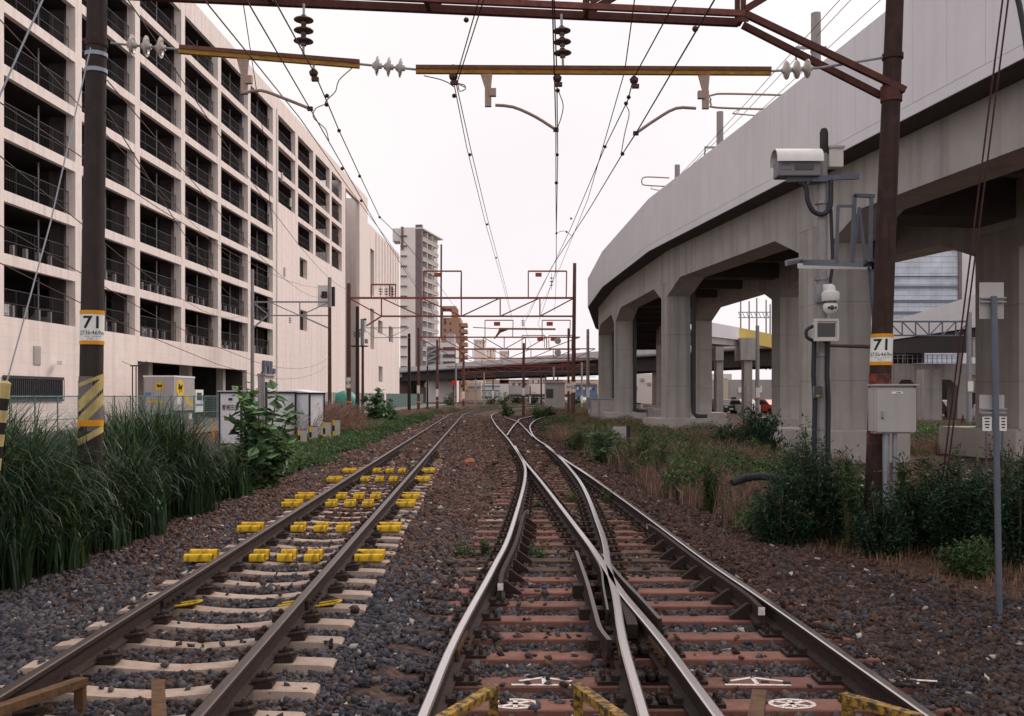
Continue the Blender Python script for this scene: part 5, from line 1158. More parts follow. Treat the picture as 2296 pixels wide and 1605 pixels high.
for p, q in (((600,707),(567,736)),((672,707),(737,736))): MB().bar(at(*p,86), at(*q,86), .12).build('end_brace', galv_m, pg)
p3_ = portal(112,(938,1300),756,783,[985,1035,1083,1130,1178,1225],'red rusty truss beam of the third portal',w=.15)
p4_ = portal(135,(981,1334),782,803,[1020,1060,1100,1140,1190,1240,1290],'red rusty truss beam of the fourth portal, just above the bridge line',w=.15)
portal(165,(1040,1335),803,818,[1080,1125,1170,1215,1260,1300],'thin rusty truss beam of the fifth portal, in front of the bridge parapet',w=.13)
portal(205,(1000,1335),822,833,[1050,1090,1130,1170,1210,1260],'thin rusty truss beam in front of the dark bridge girder',w=.12)
portal(88,(813,917),735,757,[838,872],'thin pale lattice beam before the annex wall',m=galv_m,w=.07)
portal(250,(1030,1335),836,845,[1080,1125,1170,1215,1260,1300],'thin rusty truss beam under the bridge, farther one',m=rustfar_m,w=.14)
portal(290,(1050,1335),852,860,[1090,1130,1170,1210,1250,1290],'thin rusty truss beam under the bridge, farthest one',m=rustfar_m,w=.14)
def goal(Y, xl, xr, yt, yb, par, left=True, plate=None):
    b = MB(); b.bar(at(xl,yt,Y), at(xr,yt,Y), .11)
    if left: b.bar(at(xl,yt,Y), at(xl,yb,Y), .09)
    b.bar(at(xr,yt,Y), at(xr-1,yb,Y), .09); t = b.build('top_frame', rustfar_m, par)
    if plate: MB().box(at(plate,yt+8,Y), (14*Y/F,.03,9*Y/F)).build('red_plate', mat('red_tag', (.35,.07,.03), .6) if 'red_tag' not in MATS else MATS['red_tag'], t)
goal(76,832,887,638,666,p68,True)
goal(76,950,1034,608,667,p68,True,980)
goal(76,1184,1270,608,667,p68,True,1207)
goal(112,1087,1150,718,755,p3_,True,1114)
goal(112,1215,1278,718,755,p3_,True,1232)
goal(135,1170,1221,752,780,p4_,True,1211)
goal(135,1230,1282,752,780,p4_,True,1241)
for (px, y0, y1, Y, lab) in ((853,640,667,76,'small hanging disc string on the left frame, first'),(880,640,667,76,'small hanging disc string on the left frame, last'),(866,640,667,76,'small hanging disc string on the left frame, middle'),(1236,612,650,76,'small disc string hanging in the right frame'),(1172,712,735,76,'small disc string hanging from the second portal, middle'),(998,709,730,76,'small disc string hanging from the second portal, left'),(650,707,728,86,'small disc string hanging from the pale lattice beam')):
    disc_string('insulator_string', at(px,y0,Y), at(px,y1,Y), 3, porcdark_m, lab, None, .16)
t = thing('registration_bar', 'thin yellow brown bar slung below the second portal', 'steel bar', at(1120,737,76)); MB().bar(at(1118,737,76), at(1245,738,76), .13, .14).build('bar', ybar_m, t); MB().bar(at(1060,734,76), at(1118,737,76), .06).build('link', rustfar_m, t)
MB().prism([at(x,y,76) for x,y in ((1118,739),(1140,739),(1122,746),(1109,760),(1107,759),(1116,744))], (0,.08,0)).build('drop_bracket', rustfar_m, t)
for py, lab in ((764,'upper'),(790,'lower')): tag(MB().lathe([(.05,-.06),(.26,-.04),(.26,.04),(.05,.06)], at(1250,py,78), (0,1,0), 18).build('pulley_wheel', porc_m), 'pale round tension wheel left of the tall rusty pole, %s one' % lab, 'wheel')
# transformer mast at the left
tm = thing('equipment_platform', 'grey line equipment on a platform beside the dark ringed pole', 'line equipment', at(806,776,74)); MB().box(at(806,776,74), (1.2,.8,.07)).build('platform', pole_m, tm)
for px, y0, y1, r_, m in ((812,715,774,.13,galv_m),(818,718,745,.10,white_m),(800,744,756,.25,galv_m),(821,760,770,.12,galv_m)): MB().tube([at(px,y0,74), at(px,y1,74)], r_, 10).build('bushing', m, tm, smooth=True)
MB().lathe([(.12,-.06),(.12,.06)], at(818,716,74), (0,0,1), 10).build('red_cap', red_m, tm)
sgm = thing('signal_mast', 'slim signal mast with a round red disc under the bridge', 'signal', (gx(1019,150),150,-.4)); MB().tube([(gx(1016,150),150,-.4),(gx(1016,150),150,4)], .08, 8).build('mast', red_m, sgm); MB().tube([(gx(1022,150),150,-.4),(gx(1022,150),150,6.5)], .13, 8).build('mast', greypole_m, sgm)
MB().lathe([(.05,-.05),(.36,-.04),(.36,.04)], at(1017,858,149.6), (0,-1,0), 18).build('disc', redlamp_m, sgm)
sb = thing('advert_sign', 'white double sign board near the top of the brown lattice pole', 'sign', at(725,660,87)); MB().box(at(724,664,87), (.9,.1,1.9)).build('board', white_m, sb); MB().box(at(746,665,86.6), (.4,.1,1.7)).build('board', glass_m, sb); MB().bar(at(718,664,87), at(750,664,87), .1).build('arm', galv_m, sb); MB().box(at(727,661,86.93), (.5,.02,.6)).build('red_mark', red_m, sb)
# ------------------------------------------------------------------ far background
def pbox(b, x0, x1, y0, y1, Y, dep, mi=0):       # block whose front face fills the given picture rectangle at depth Y
    a, c = at(x0,y0,Y), at(x1,y1,Y); return b.hexa([(x,y,z) for z in (c.z,a.z) for x,y in ((a.x,Y),(c.x,Y),(c.x,Y+dep),(a.x,Y+dep))], mi)
def block(name, lab, cat, x0, x1, y0, Y, dep, m, base=-.4):
    a, c = at(x0,y0,Y), at(x1,y0,Y); t = thing(name, lab, cat, ((a.x+c.x)/2,Y,base)); MB().hexa([(x,y,z) for z in (base,a.z) for x,y in ((a.x,Y),(c.x,Y),(c.x,Y+dep),(a.x,Y+dep))]).build('wall', m, t); return t
def pt(t, name, m, x0, x1, y0, y1, Y, dep=.3): return pbox(MB(), x0, x1, y0, y1, Y, dep).build(name, m, t)
# apartment tower: blind grey side towards the camera, balcony side turned to the right
TY_ = 352; tw = thing('apartment_tower', 'tall pale apartment tower with stacked balconies behind the far portals', 'building', (gx(920,TY_),TY_,-.4))
tz = CZ+377*TY_/F; xL_, xR_ = gx(897,TY_), gx(931,TY_); yB = TY_+26; xB = gx(978,yB)
MB().hexa([(x,y,z) for z in (-.4,tz) for x,y in ((xL_,TY_),(xR_,TY_),(xR_,TY_+14),(xL_,TY_+14))]).build('side_wall', tower_m, tw)
u_ = Vector((xB-xR_, yB-TY_, 0)); n_ = Vector((u_.y,-u_.x,0)).normalized(); un = u_.normalized()
def tf(s, o, z): q = Vector((xR_,TY_,0))+un*s+n_*o; return (q.x,q.y,z)
LN = u_.length
def tfb(s0,s1,o0,o1,z0,z1,name,m): return MB().hexa([tf(s,o,z) for z in (z0,z1) for s,o in ((s0,o0),(s1,o0),(s1,o1),(s0,o1))]).build(name, m, tw)
tfb(0,LN,-5.2,0,-.4,tz-1.2,'balcony_wall',tower2_m); tfb(0,LN*.06,0,2.3,-.4,tz+1,'dark_edge',towerd_m); tfb(LN*.82,LN,0,.5,-.4,tz,'pale_edge',tower2_m); tfb(-.02,LN+.5,-5.2,2.6,tz-.5,tz,'roof_slab',tower2_m)
fh = 3.55; nf = int(tz/fh)
for k in range(1, nf):
    z = k*fh; tfb(LN*.06,LN*.82,.0,2.2,z-.15,z+.1,'balcony_floor',tower2_m); tfb(LN*.06,LN*.82,2.05,2.2,z+.1,z+1.25,'balcony_rail',mat('balcony_panel', (.42,.38,.37), .7, .1) if 'balcony_panel' not in MATS else MATS['balcony_panel'])
    tfb(LN*.08,LN*.80,.0,.06,z+.2,z+2.3,'window',glass_m)
for s in (.3,.55): tfb(LN*s,LN*s+.4,.1,2.1,-.4,tz-.6,'divider',tower2_m)
for k in range(1, nf): MB().hexa([(x,y,z) for z in (k*fh+1,k*fh+1.4) for x,y in ((xL_+.1,TY_-.7),(xL_+2.4,TY_-.7),(xL_+2.4,TY_-.003),(xL_+.1,TY_-.003))]).build('vent_hood', towerd_m, tw)
pbox(MB(), 880, 899, 512, 540, TY_+2, 8).build('roof_edge', tower2_m, tw); pbox(MB(), 899, 904, 508, 560, TY_-.4, .5).build('dark_edge', towerd_m, tw)
MB().tube([at(989,548,TY_+26), at(988,860,TY_+26)], .32, 8).build('dark_pipe', rust_m, tw)
ob = block('brick_block', 'orange brown apartment block with stepped balconies right of the tall tower', 'building', 988, 1032, 712, 400, 18, orangeb_m)
pt(ob,'roof_frame',orangeb_m,988,1022,686,692,400,14); pt(ob,'roof_pier',orangeb_m,1012,1026,692,712,400,6); pt(ob,'roof_pier',orangeb_m,988,991,692,712,400,6)
for k in range(10): pt(ob,'balcony',orangeb_m,1030,1047,724+k*14.5,732+k*14.5,400,9); pt(ob,'window',glass_m,1032,1040,732+k*14.5,737+k*14.5,402,5)
for k in range(8):
    for x in (996,1008): pt(ob,'window',glass_m,x,x+3,722+k*15,728+k*15,399.8,.3)
cp = block('deck_building', 'white deck building with an open steel stair under the tall tower', 'building', 955, 1022, 768, 300, 16, tower2_m)
for k in range(4): pt(cp,'dark_opening',glass_m,993,1020,778+k*16,785+k*16,299.6,.5); pt(cp,'stair_flight',galv_m,958,986,776+k*16,779+k*16,299.2,.6); pt(cp,'dark_bay',towerd_m,957,985,780+k*16,792+k*16,299.7,.4)
pt(cp,'roof_plant',boxgrey_m,1000,1018,748,768,302,8); pt(cp,'roof_plant',boxgrey_m,960,985,756,768,302,8)
for k in range(4): MB().bar(at(957,792+k*16,299), at(986,778+k*16,299), .5, .5).build('stair_flight', galv_m, cp)
for (x0,x1,y0,Y,lab) in ((1062,1088,762,460,'distant pale block above the bridge, larger'),(1086,1110,780,480,'distant pale block above the bridge, lower'),(1120,1140,787,470,'small distant block above the bridge middle')):
    o = block('distant_block', lab, 'building', x0,x1,y0,Y,15,tower_m); pt(o,'roof',tower2_m,x0-1,x1+1,y0-1,y0+2,Y-.5,16)
    for k in range(3): pt(o,'window',boxgrey_m,lerp(x0,x1,.2+.3*k),lerp(x0,x1,.3+.3*k),y0+5,y0+9,Y-.2,.3)
# road bridge crossing the line
br = thing('road_bridge', 'long dark girder road bridge with a pale parapet crossing the railway', 'bridge', (0,265,-.4))
pA, pB = Vector((-33,340,0)), Vector((58,140,0)); dB = (pB-pA).normalized(); nB = Vector((dB.y,-dB.x,0))
def brb(s0,s1,o0,o1,z0,z1,name,m,t=br):
    q = lambda s,o,z: tuple(pA+(pB-pA)*s+nB*o+Vector((0,0,z))); return MB().hexa([q(s,o,z) for z in (z0,z1) for s,o in ((s0,o0),(s1,o0),(s1,o1),(s0,o1))]).build(name, m, t)
for o in (0,3.5,7,10.5): brb(0,1,o,o+.5,6.15,8.7,'girder',bridge_m)
for k in range(24): brb(k/24,k/24+.002,.5,10.5,6.6,8.6,'cross_girder',bridge_m)
brb(0,1,-1,12,8.7,9.2,'deck',bridge_m); brb(0,1,-1.2,-1,8.9,10.5,'parapet',bridgep_m); brb(0,1,11.8,12,8.9,10.5,'parapet',bridgep_m)
brb(0,1,-1.22,-1.0,10.85,10.92,'handrail',galv_m)
for k in range(60): brb(k/60,k/60+.0006,-1.15,-1.05,10.5,10.9,'rail_post',galv_m)
for s in (.03,.75): brb(s,s+.008,1,10,-.4,6.15,'pier',abut_m)
ab = thing('bridge_abutment', 'brown abutment wall with rounded corner under the tower', 'wall', (gx(922,325),325,-.4)); pbox(MB(),880,951,829,900,325,20).build('wall',abut_m,ab); pbox(MB(),880,928,826,846,318,6).build('upper_wall',foot_m,ab)
MB().tube([at(962,868,318), at(962,905,318)], 3.0, 16).build('round_pier', abut_m, ab, smooth=True)
cw = block('cream_building', 'cream walled building seen under the bridge', 'building', 985, 1078, 858, 420, 12, cream_m)
for x in (1000,1020,1045,1062): pt(cw,'window',boxgrey_m,x,x+8,872,877,419.7,.3)
bz = block('distant_row', 'long pale row of distant buildings closing the view under the bridge', 'building', 940, 1345, 851, 470, 10, cream_m)
for k in range(26): pt(bz,'window',boxgrey_m if k % 3 else glass_m,945+k*15.5,951+k*15.5,858+(k%4)*5,863+(k%4)*6,469.6,.4)
bz2 = block('distant_row', 'grey distant block seen between the far viaduct columns', 'building', 1385, 1640, 838, 230, 10, tower_m)
for k in range(16): pt(bz2,'window',boxgrey_m,1390+k*15.5,1398+k*15.5,848+(k%3)*9,854+(k%3)*9,229.6,.4)
pt(cw,'blue_band',bluesign_m,1050,1078,866,869,419.6,.4)
sb2 = block('striped_building', 'pale building with blue bands under the bridge', 'building', 1078, 1140, 860, 430, 12, tower2_m)
for y in (864,874,888): pt(sb2,'blue_band',bluesign_m,1079,1120,y,y+2.5,429.6,.4)
for k in range(5): pt(sb2,'window',boxgrey_m,1084+k*11,1090+k*11,879,885,429.7,.3)
for (x0,x1,y0,Y,m,lab) in ((1140,1185,852,440,boxgrey_m,'grey block under the middle of the bridge'),(1185,1225,846,450,tower_m,'pale block under the bridge, right of the grey block'),(1225,1262,852,380,cream_m,'low cream block under the bridge right of the middle'),(1290,1338,862,300,blueroof_m,'blue roofed hall left of the viaduct columns'),(1140,1340,884,320,abut_m,'long low brown wall behind the far poles')):
    o = block('distant_block', lab, 'building', x0,x1,y0,Y,12,m)
    for k in range(6): pt(o,'window',glass_m if k % 2 else tower2_m,lerp(x0,x1,.06+.15*k),lerp(x0,x1,.13+.15*k),y0+6,y0+12,Y-.3,.4)
    pt(o,'roof_edge',towerd_m,x0,x1,y0-1,y0+1.5,Y-.3,12)
ds = block('trackside_shed', 'dark trackside cabinet near the third portal', 'shed', 1222, 1266, 858, 120, 2, boxgrey_m); pt(ds,'dark_front',glass_m,1224,1240,872,892,119.95,.04); pt(ds,'roof',boxgrey_m,1220,1268,855,858,119.8,2.4)
for k in range(9): 
    x = 1140+k*21+random.uniform(-4,4); o = car('parked_car', Vector((gx(x,260),260,-.35)), random.choice([0,.3,1.5]), random.choice([whitecar,silvercar,darkcar]), 'distant car parked beyond the tracks, number %s from the left' % ['one','two','three','four','five','six','seven','eight','nine'][k])
# right hand background
gb_ = thing('glass_building', 'pale blue glass office block seen under the viaduct', 'building', (gx(2085,170),170,-.4)); pbox(MB(),1990,2154,559,905,170,16).build('facade',glassf_m,gb_); pbox(MB(),2149,2156,559,905,169.6,.5).build('corner_post',towerd_m,gb_)
for y in (618,640,672,698): pt(gb_,'dark_band',mat('band_glass', (.16,.19,.24), .25) if 'band_glass' not in MATS else MATS['band_glass'],1990,2149,y,y+(2 if y < 640 else 5),169.7,.3)
pt(gb_,'roof_edge',towerd_m,1990,2156,557,560,169.8,16)
wb = thing('white_building', 'white clad wall right of the glass office block', 'building', (gx(2200,172),172,-.4)); pbox(MB(),2156,2300,545,905,172,14).build('wall',whitew_m,wb); pt(wb,'roof_edge',boxgrey_m,2156,2300,543,546,171.8,14)
v2 = thing('second_viaduct', 'white parapet of another elevated track crossing behind the viaduct columns', 'viaduct', (32,76,-.4))
def quad2(A, B, yA0, yA1, yB0, yB1, th, name, m, t=v2):
    (xa,Ya),(xb,Yb) = A, B; P = [at(xa,yA1,Ya),at(xb,yB1,Yb),at(xb,yB0,Yb),at(xa,yA0,Ya)]; d = Vector((P[1].x-P[0].x,P[1].y-P[0].y,0)).normalized(); n = Vector((-d.y,d.x,0))*th
    return MB().prism(P, n).build(name, m, t)
quad2((1995,88),(2295,58),722,762,626,717,.4,'parapet',whitew_m); quad2((1995,88.5),(2295,58.5),756,792,712,790,4.5,'girder',bridge_m); quad2((1995,88.3),(2295,58.3),752,760,706,722,5.5,'deck',bridge_m)
for px, Y in ((2020,86),(2120,75)): 
    a = at(px,780,Y); MB().box((a.x,Y+3,1.6), (1.4,1.4,4.0)).build('column', conc_m, v2)
v3 = thing('yellow_girder_bridge', 'elevated track with a white parapet and bright yellow girder, seen between columns', 'bridge', (20,95,-.4))
quad2((1575,88),(1656,95),719,752,734,762,.5,'parapet',para_m,v3); quad2((1656,95),(1800,108),734,766,763,792,.6,'yellow_girder',yellowg_m,v3); quad2((1575,88.4),(1656,95.4),752,768,762,776,3,'beam',conc_beam,v3)
for (x0,x1,y0,y1,Y) in ((1660,1693,757,807,94),(1604,1622,777,808,90)): pt(v3,'pier_head',conc_m,x0,x1,y0,y1,Y,2.6)
for (x0,x1,Y) in ((1668,1686,94.3),(1606,1621,90.3)):
    a, c = at(x0,807,Y), at(x1,807,Y); MB().hexa([(x,y,z) for z in (-.4,a.z) for x,y in ((a.x,Y),(c.x,Y),(c.x,Y+1.2),(a.x,Y+1.2))]).build('column', conc_m, v3)
gw = block('grey_wall_building', 'low grey building with white panels seen between the viaduct columns', 'building', 1600, 1800, 851, 150, 8, boxgrey_m)
for (x0,x1,y0,y1,m) in ((1618,1632,852,902,cream_m),(1655,1662,868,880,white_m),(1670,1684,864,880,white_m),(1700,1708,866,880,white_m),(1640,1650,890,905,glass_m)): pt(gw,'panel',m,x0,x1,y0,y1,149.7,.25)
o = thing('orange_banner', 'bright orange upright banner in front of the grey building', 'banner', (gx(1679,140),140,-.35)); MB().box(at(1679,892,140), (.8,.06,1.9)).build('cloth', mat('orange_cloth', (.65,.12,.03), .8, .3, 4), o); MB().tube([(gx(1685,140),140,-.4),(gx(1685,140),140,2.4)], .04, 6).build('pole', galv_m, o)
rf = thing('railing', 'dull red railing behind the parked cars', 'railing', (gx(1690,112),112,-.4)); b = MB(); z1_ = CZ-(900-HY)/F*112
MB().bar((gx(1640,112),112,z1_),(gx(1790,112),112,z1_), .07).build('top_rail', red_m, rf); MB().bar((gx(1640,112),112,z1_-.6),(gx(1790,112),112,z1_-.6), .05).build('mid_rail', red_m, rf)
for k in range(16): MB().bar((gx(1640+k*10,112),112,-.35),(gx(1640+k*10,112),112,z1_), .06).build('rail_post', red_m, rf)
for (px, Y, m, rz, lab) in ((1668,104,whitecar,.25,'white car seen between the viaduct columns'),(1720,104,redcar,.5,'red car at the edge of the viaduct column'),(1622,106,darkcar,.2,'dark car left of the white car between columns'),(2124,88,darkcar,.1,'black car parked under the viaduct at the right')): car('parked_car', Vector((gx(px,Y),Y,-.32)), rz, m, lab)
pole(1697.5,730,75,9,greypole_m,'tall grey steel pole seen between the viaduct columns','',880)
pole(1671,866,70,3.2,greypole_m,'thin grey pole left of the tall grey pole between columns')
pole(2172,700,60,11.5,galv_m,'grey steel pole carrying a lattice beam, right background','',866)
for k,(px,y) in enumerate(((1660,671),(1679,675),(1696,668),(1717,672),(1726,682))): 
    pole(px,y,170,3.4,greypole_m,'thin grey mast above the yellow girder, number %s of five' % ['one','two','three','four','five'][k],base=6)
t = thing('lattice_gantry', 'pale lattice gantry between the masts above the yellow girder', 'gantry', at(1690,720,171))
for y in (700,712): MB().bar(at(1655,y,171), at(1728,y,171), .15).build('chord', galv_m, t)
for k in range(8): MB().bar(at(1655+k*9,700,171), at(1660+k*9,712,171), .1).build('diagonal', galv_m, t)
t = portal(60,(1990,2172),721,752,[1992,2022,2052,2082,2112,2142],'blue grey lattice beam in front of the white parapet',m=steelblue_m,w=.10)
for (x0,x1,y0,y1,lab,m) in ((2180,2210,758,800,'grey equipment box right of the lattice pole, upper',boxgrey_m),(2186,2208,842,880,'grey equipment box right of the lattice pole, lower',boxgrey_m)):
    o = MB(); pbox(o,x0,x1,y0,y1,60,.6); t = thing('equipment_box', lab, 'box', at((x0+x1)/2,y1,60)); o.build('case', m, t); pt(t,'lid',galv_m,x0-1,x1+1,y0-2,y0,59.9,.8)
lv = thing('low_viaduct', 'brown grey low viaduct with arched openings and a handrail, right background', 'viaduct', (gx(2080,82),82,-.4))
pt(lv,'beam',conc_m,1985,2300,815,851,82,5); pt(lv,'handrail',galv_m,1985,2140,795,796.5,81.8,.06); pt(lv,'handrail',galv_m,1985,2140,803,804,81.8,.06)
for k in range(14): pt(lv,'rail_post',galv_m,1990+k*11,1991+k*11,795,815,81.8,.06)
for (x0,x1) in ((1985,2006),(2056,2078),(2146,2168)):
    a, c = at(x0,850,82), at(x1,850,82); MB().hexa([(x,y,z) for z in (-.4,a.z) for x,y in ((a.x,82.01),(c.x,82.01),(c.x,84),(a.x,84))]).build('column', conc_m, lv)
    for s_, xx in ((-1,x0),(1,x1)): MB().prism([at(xx,851,82.01),at(xx+s_*16,851,82.01),at(xx,866,82.01)], (0,2,0)).build('haunch', conc_m, lv)
pt(lv,'back_wall',bridge_m,1985,2300,852,915,92,.5); pt(lv,'bright_gap',white_m,2087,2096,868,890,91.7,.2)
# worker in a blue cap
wk = thing('person', 'person in a blue cap and pale shirt standing by the grey steel pole', 'person', (gx(2191,62),62,-.35))
def person(t, x, y, z, h):
    J = [(0,.53,0),(0,.63,0),(0,.76,0),(0,.83,.0),(0,.87,0),(0,.94,0),(.11,.80,0),(.13,.63,-.02),(.10,.49,-.08),(-.11,.80,0),(-.13,.63,-.02),(-.12,.48,-.03),(.055,.50,0),(.06,.28,0),(.06,.04,0),(.06,.02,-.07),(-.055,.50,0),(-.06,.28,0),(-.06,.04,0),(-.06,.02,-.07)]
    E = [(0,1),(1,2),(2,3),(3,4),(4,5),(2,6),(6,7),(7,8),(2,9),(9,10),(10,11),(0,12),(12,13),(13,14),(14,15),(0,16),(16,17),(17,18),(18,19)]
    Rr = [.085,.08,.095,.05,.04,.062,.05,.036,.026,.05,.036,.026,.065,.045,.030,.028,.065,.045,.030,.028]
    me = bpy.data.meshes.new('body'); me.from_pydata([(a*h,c*h,b*h) for a,b,c in J], E, []); o = bpy.data.objects.new('body', me); COL.objects.link(o); o.parent = t
    o.modifiers.new('skin','SKIN'); sv = me.skin_vertices[0].data
    for i, r_ in enumerate(Rr): sv[i].radius = (r_*h, r_*h*.8)
    sv[0].use_root = True; sb_ = o.modifiers.new('sub','SUBSURF'); sb_.levels = 1; sb_.render_levels = 1
    me.materials.append(mat('pale_shirt', (.45,.48,.55), .8))
    MB().lathe([(.07*h,.0),(.068*h,.04*h),(.03*h,.07*h)], (x,y,z+.945*h), (0,0,1), 12).build('cap', bluesign_m, t, smooth=True)
person(wk, gx(2191,62), 62, -.35, 1.68)
t = thing('traffic_cone', 'orange cone beside the grey steel pole', 'cone', (gx(2158,58),58,-.4)); MB().lathe([(.22,0),(.03,.8)], (gx(2158,58),58,-.37), (0,0,1), 12).build('body', red_m, t); MB().box((gx(2158,58),58,-.385), (.5,.5,.03)).build('base', black_m, t)

# ------------------------------------------------------------------ vegetation
def blades(P, h, w, lean, droop, cols, segs=6, az=None):
    """arched grass blades as numpy quads: root points P, heights, widths, lean and droop"""
    n = len(P); a = rng.uniform(0, 6.283, n) if az is None else az; dx, dy = np.cos(a), np.sin(a); V = []
    for i in range(segs+1):
        t = i/segs; out = lean*h*t+droop*h*t**2.6; up = h*(t-(.04+.52*droop)*t**3.2); ww = w*(1-t**1.7)*.5+w*.04; tw = rng.normal(0,.02,n)*t
        cx = P[:,0]+dx*out; cy = P[:,1]+dy*out; cz = P[:,2]+up
        V.append(np.stack([np.stack([cx-dy*ww, cy+dx*ww, cz+tw*h], -1), np.stack([cx+dy*ww, cy-dx*ww, cz], -1)], 1))
    V = np.stack(V, 1).reshape(n, -1, 3); k = (segs+1)*2
    Fq = np.array([(2*i,2*i+1,2*i+3,2*i+2) for i in range(segs)]); Fc = (Fq[None]+np.arange(n)[:,None,None]*k).reshape(-1,4)
    return V.reshape(-1,3), Fc, np.repeat(cols, k, 0)
def leaves(P, s, up, cols, aspect=.45, az=None):
    """pointed leaves (two triangles folded along the midrib, as two quads)"""
    n = len(P); a = rng.uniform(0,6.283,n) if az is None else az; el = rng.normal(up,.45,n)
    d = np.stack([np.cos(a)*np.cos(el), np.sin(a)*np.cos(el), np.sin(el)], -1); sd_ = np.stack([-np.sin(a), np.cos(a), rng.normal(0,.25,n)], -1); nr = np.cross(d, sd_)
    s = s[:,None]; base = P; tip = P+d*s; mid = P+d*s*.5+nr*s*.10; L_ = P+d*s*.42+sd_*s*aspect*.5-nr*s*.04; R_ = P+d*s*.42-sd_*s*aspect*.5-nr*s*.04
    V = np.stack([base, L_, tip, mid, R_], 1).reshape(-1,3); Fq = np.array([(0,3,2,1),(0,4,2,3)])
    return V, (Fq[None]+np.arange(n)[:,None,None]*5).reshape(-1,4), np.repeat(cols, 5, 0)
def tint(n, lo=.55, hi=1.5, warm=.12): v = rng.uniform(lo,hi,(n,1)); return v*np.concatenate([1+rng.normal(0,warm,(n,1))+.02, np.ones((n,1)), 1+rng.normal(0,.08,(n,1))], 1)
def xr(y):                                        # where the vegetation may begin right of the tracks
    b_ = xat(rb, y); return max(tcv(y)+5.75, (b_+1.3) if (b_ is not None and y > 50) else -99)
def gz(x, y): return float(ground_z(np.array(x), np.array(y)))
# tall grass on the left bank
n = 48000; Y = rng.uniform(8.3, 20.5, n); edge = tc(Y)-2.62+.28*np.exp(-((Y-11.9)/1.0)**2)-.25*np.sin(Y*2.3)-.2*np.sin(Y*5.1); X = edge-rng.gamma(1.6, 1.5, n)
k_ = X > -.56*Y-1.0; X, Y, edge = X[k_], Y[k_], edge[k_]; inn = np.clip((edge-X)/.55, 0, 1); n = len(X)
hmul = .45+.55*inn; H = rng.uniform(1.3,2.35,n)*hmul*(1-.25*np.clip((Y-15)/5,0,1))*(.88+.16*np.sin(X*1.7+Y*1.1))
c_ = tint(n,.35,1.25)*np.where(rng.random((n,1)) < .16, 2.1, 1); yl = rng.random(n) < .03; c_[yl] = [3.2,2.0,1.1]
def arch_blades(P, h, w, th0, th1, cols, az, segs=10):
    n = len(P); V = []; x = np.zeros(n); z = np.zeros(n); dx, dy = np.cos(az), np.sin(az)
    for i in range(segs+1):
        t = i/segs; ww = w*np.sin(np.pi*min(1, .12+.88*(1-t)))**.6*.5 if 0 else w*(.55+.45*min(1,t*4))*(1-t**2.2)*.5+w*.03
        cx, cy, cz = P[:,0]+dx*x, P[:,1]+dy*x, P[:,2]+z
        V.append(np.stack([np.stack([cx-dy*ww, cy+dx*ww, cz], -1), np.stack([cx+dy*ww, cy-dx*ww, cz], -1)], 1))
        th = th0+th1*((i+.5)/segs)**2.6; x = x+h/segs*np.sin(th); z = z+h/segs*np.cos(th)
    V = np.stack(V, 1).reshape(n, -1, 3); k = (segs+1)*2; Fq = np.array([(2*i,2*i+1,2*i+3,2*i+2) for i in range(segs)])
    return V.reshape(-1,3), (Fq[None]+np.arange(n)[:,None,None]*k).reshape(-1,4), np.repeat(cols, k, 0)
a1 = arch_blades(np.stack([X,Y,ground_z(X,Y)],-1), H, rng.uniform(.013,.034,n), rng.normal(.08,.13,n), rng.uniform(.7,3.0,n), c_, rng.uniform(0,6.283,n))
tag(npmesh('tall_grass', *a1[:2], grass_m, a1[2]), kind='stuff')
def weeds(name, m, spots, per, ls, h0, lo=.5, hi=1.6, aspect=.45, mixed=None):
    VV, FF, CC, nb = [], [], [], 0
    for (x, y, r, h) in spots:
        n = int(per*r*r*10); a = rng.uniform(0,6.283,n); q = np.sqrt(rng.random(n))*r; px, py = x+q*np.cos(a), y+q*np.sin(a)
        hz_ = h*(1-(q/r)**2*.6)*rng.uniform(.25,1,n)**.6; P = np.stack([px,py,ground_z(px,py)+hz_],-1)
        v,f,c = leaves(P, rng.uniform(.6,1.3,n)*ls, .35, tint(n,lo,hi)*(1 if mixed is None else np.where(rng.random((n,1)) < mixed, np.array([[2.4,1.1,.9]]), 1)), aspect); VV.append(v); FF.append(f+nb); CC.append(c); nb += len(v)
    return tag(npmesh(name, np.vstack(VV), np.vstack(FF), m, np.vstack(CC)), kind='stuff')
sp_l = []
for y in np.arange(18.5, 75, .55):
    for k in range(3): sp_l.append((tcv(y)-2.45-(.2 if y < 25 else 0)-abs(random.gauss(0,1.0))-.10*k*y*.22, y+random.uniform(-.3,.3), random.uniform(.25,.6)*(1+y/60), random.uniform(.18,.45) if y < 47 else random.uniform(.25,.7)))
weeds('ground_weeds', weed_m, sp_l, 170, .10, .4, mixed=.06)
def dry(name, m, spots, per, h, w, thin=.35):
    VV, FF, CC, nb = [], [], [], 0
    for (x, y, r, hh) in spots:
        n = int(per*r*r*10); a = rng.uniform(0,6.283,n); q = np.sqrt(rng.random(n))*r; px, py = x+q*np.cos(a), y+q*np.sin(a)
        v,f,c = blades(np.stack([px,py,ground_z(px,py)],-1), rng.uniform(.4,1.1,n)*hh, rng.uniform(.6,1.4,n)*w*(1+y/60), rng.uniform(0,.35,n), rng.uniform(0,.35,n), tint(n,.55,1.45,.08), 3); VV.append(v); FF.append(f+nb); CC.append(c); nb += len(v)
    return tag(npmesh(name, np.vstack(VV), np.vstack(FF), m, np.vstack(CC)), kind='stuff')
sp_d = []
for i in range(230):
    y = random.uniform(15, 60); x = xr(y)+abs(random.gauss(0,1.0))*(1+y/22)+(.15 if y > 17 else random.uniform(0,.6)); sp_d.append((x, y, random.uniform(.35,.75)*(1+y/60), random.uniform(.35,.85)))
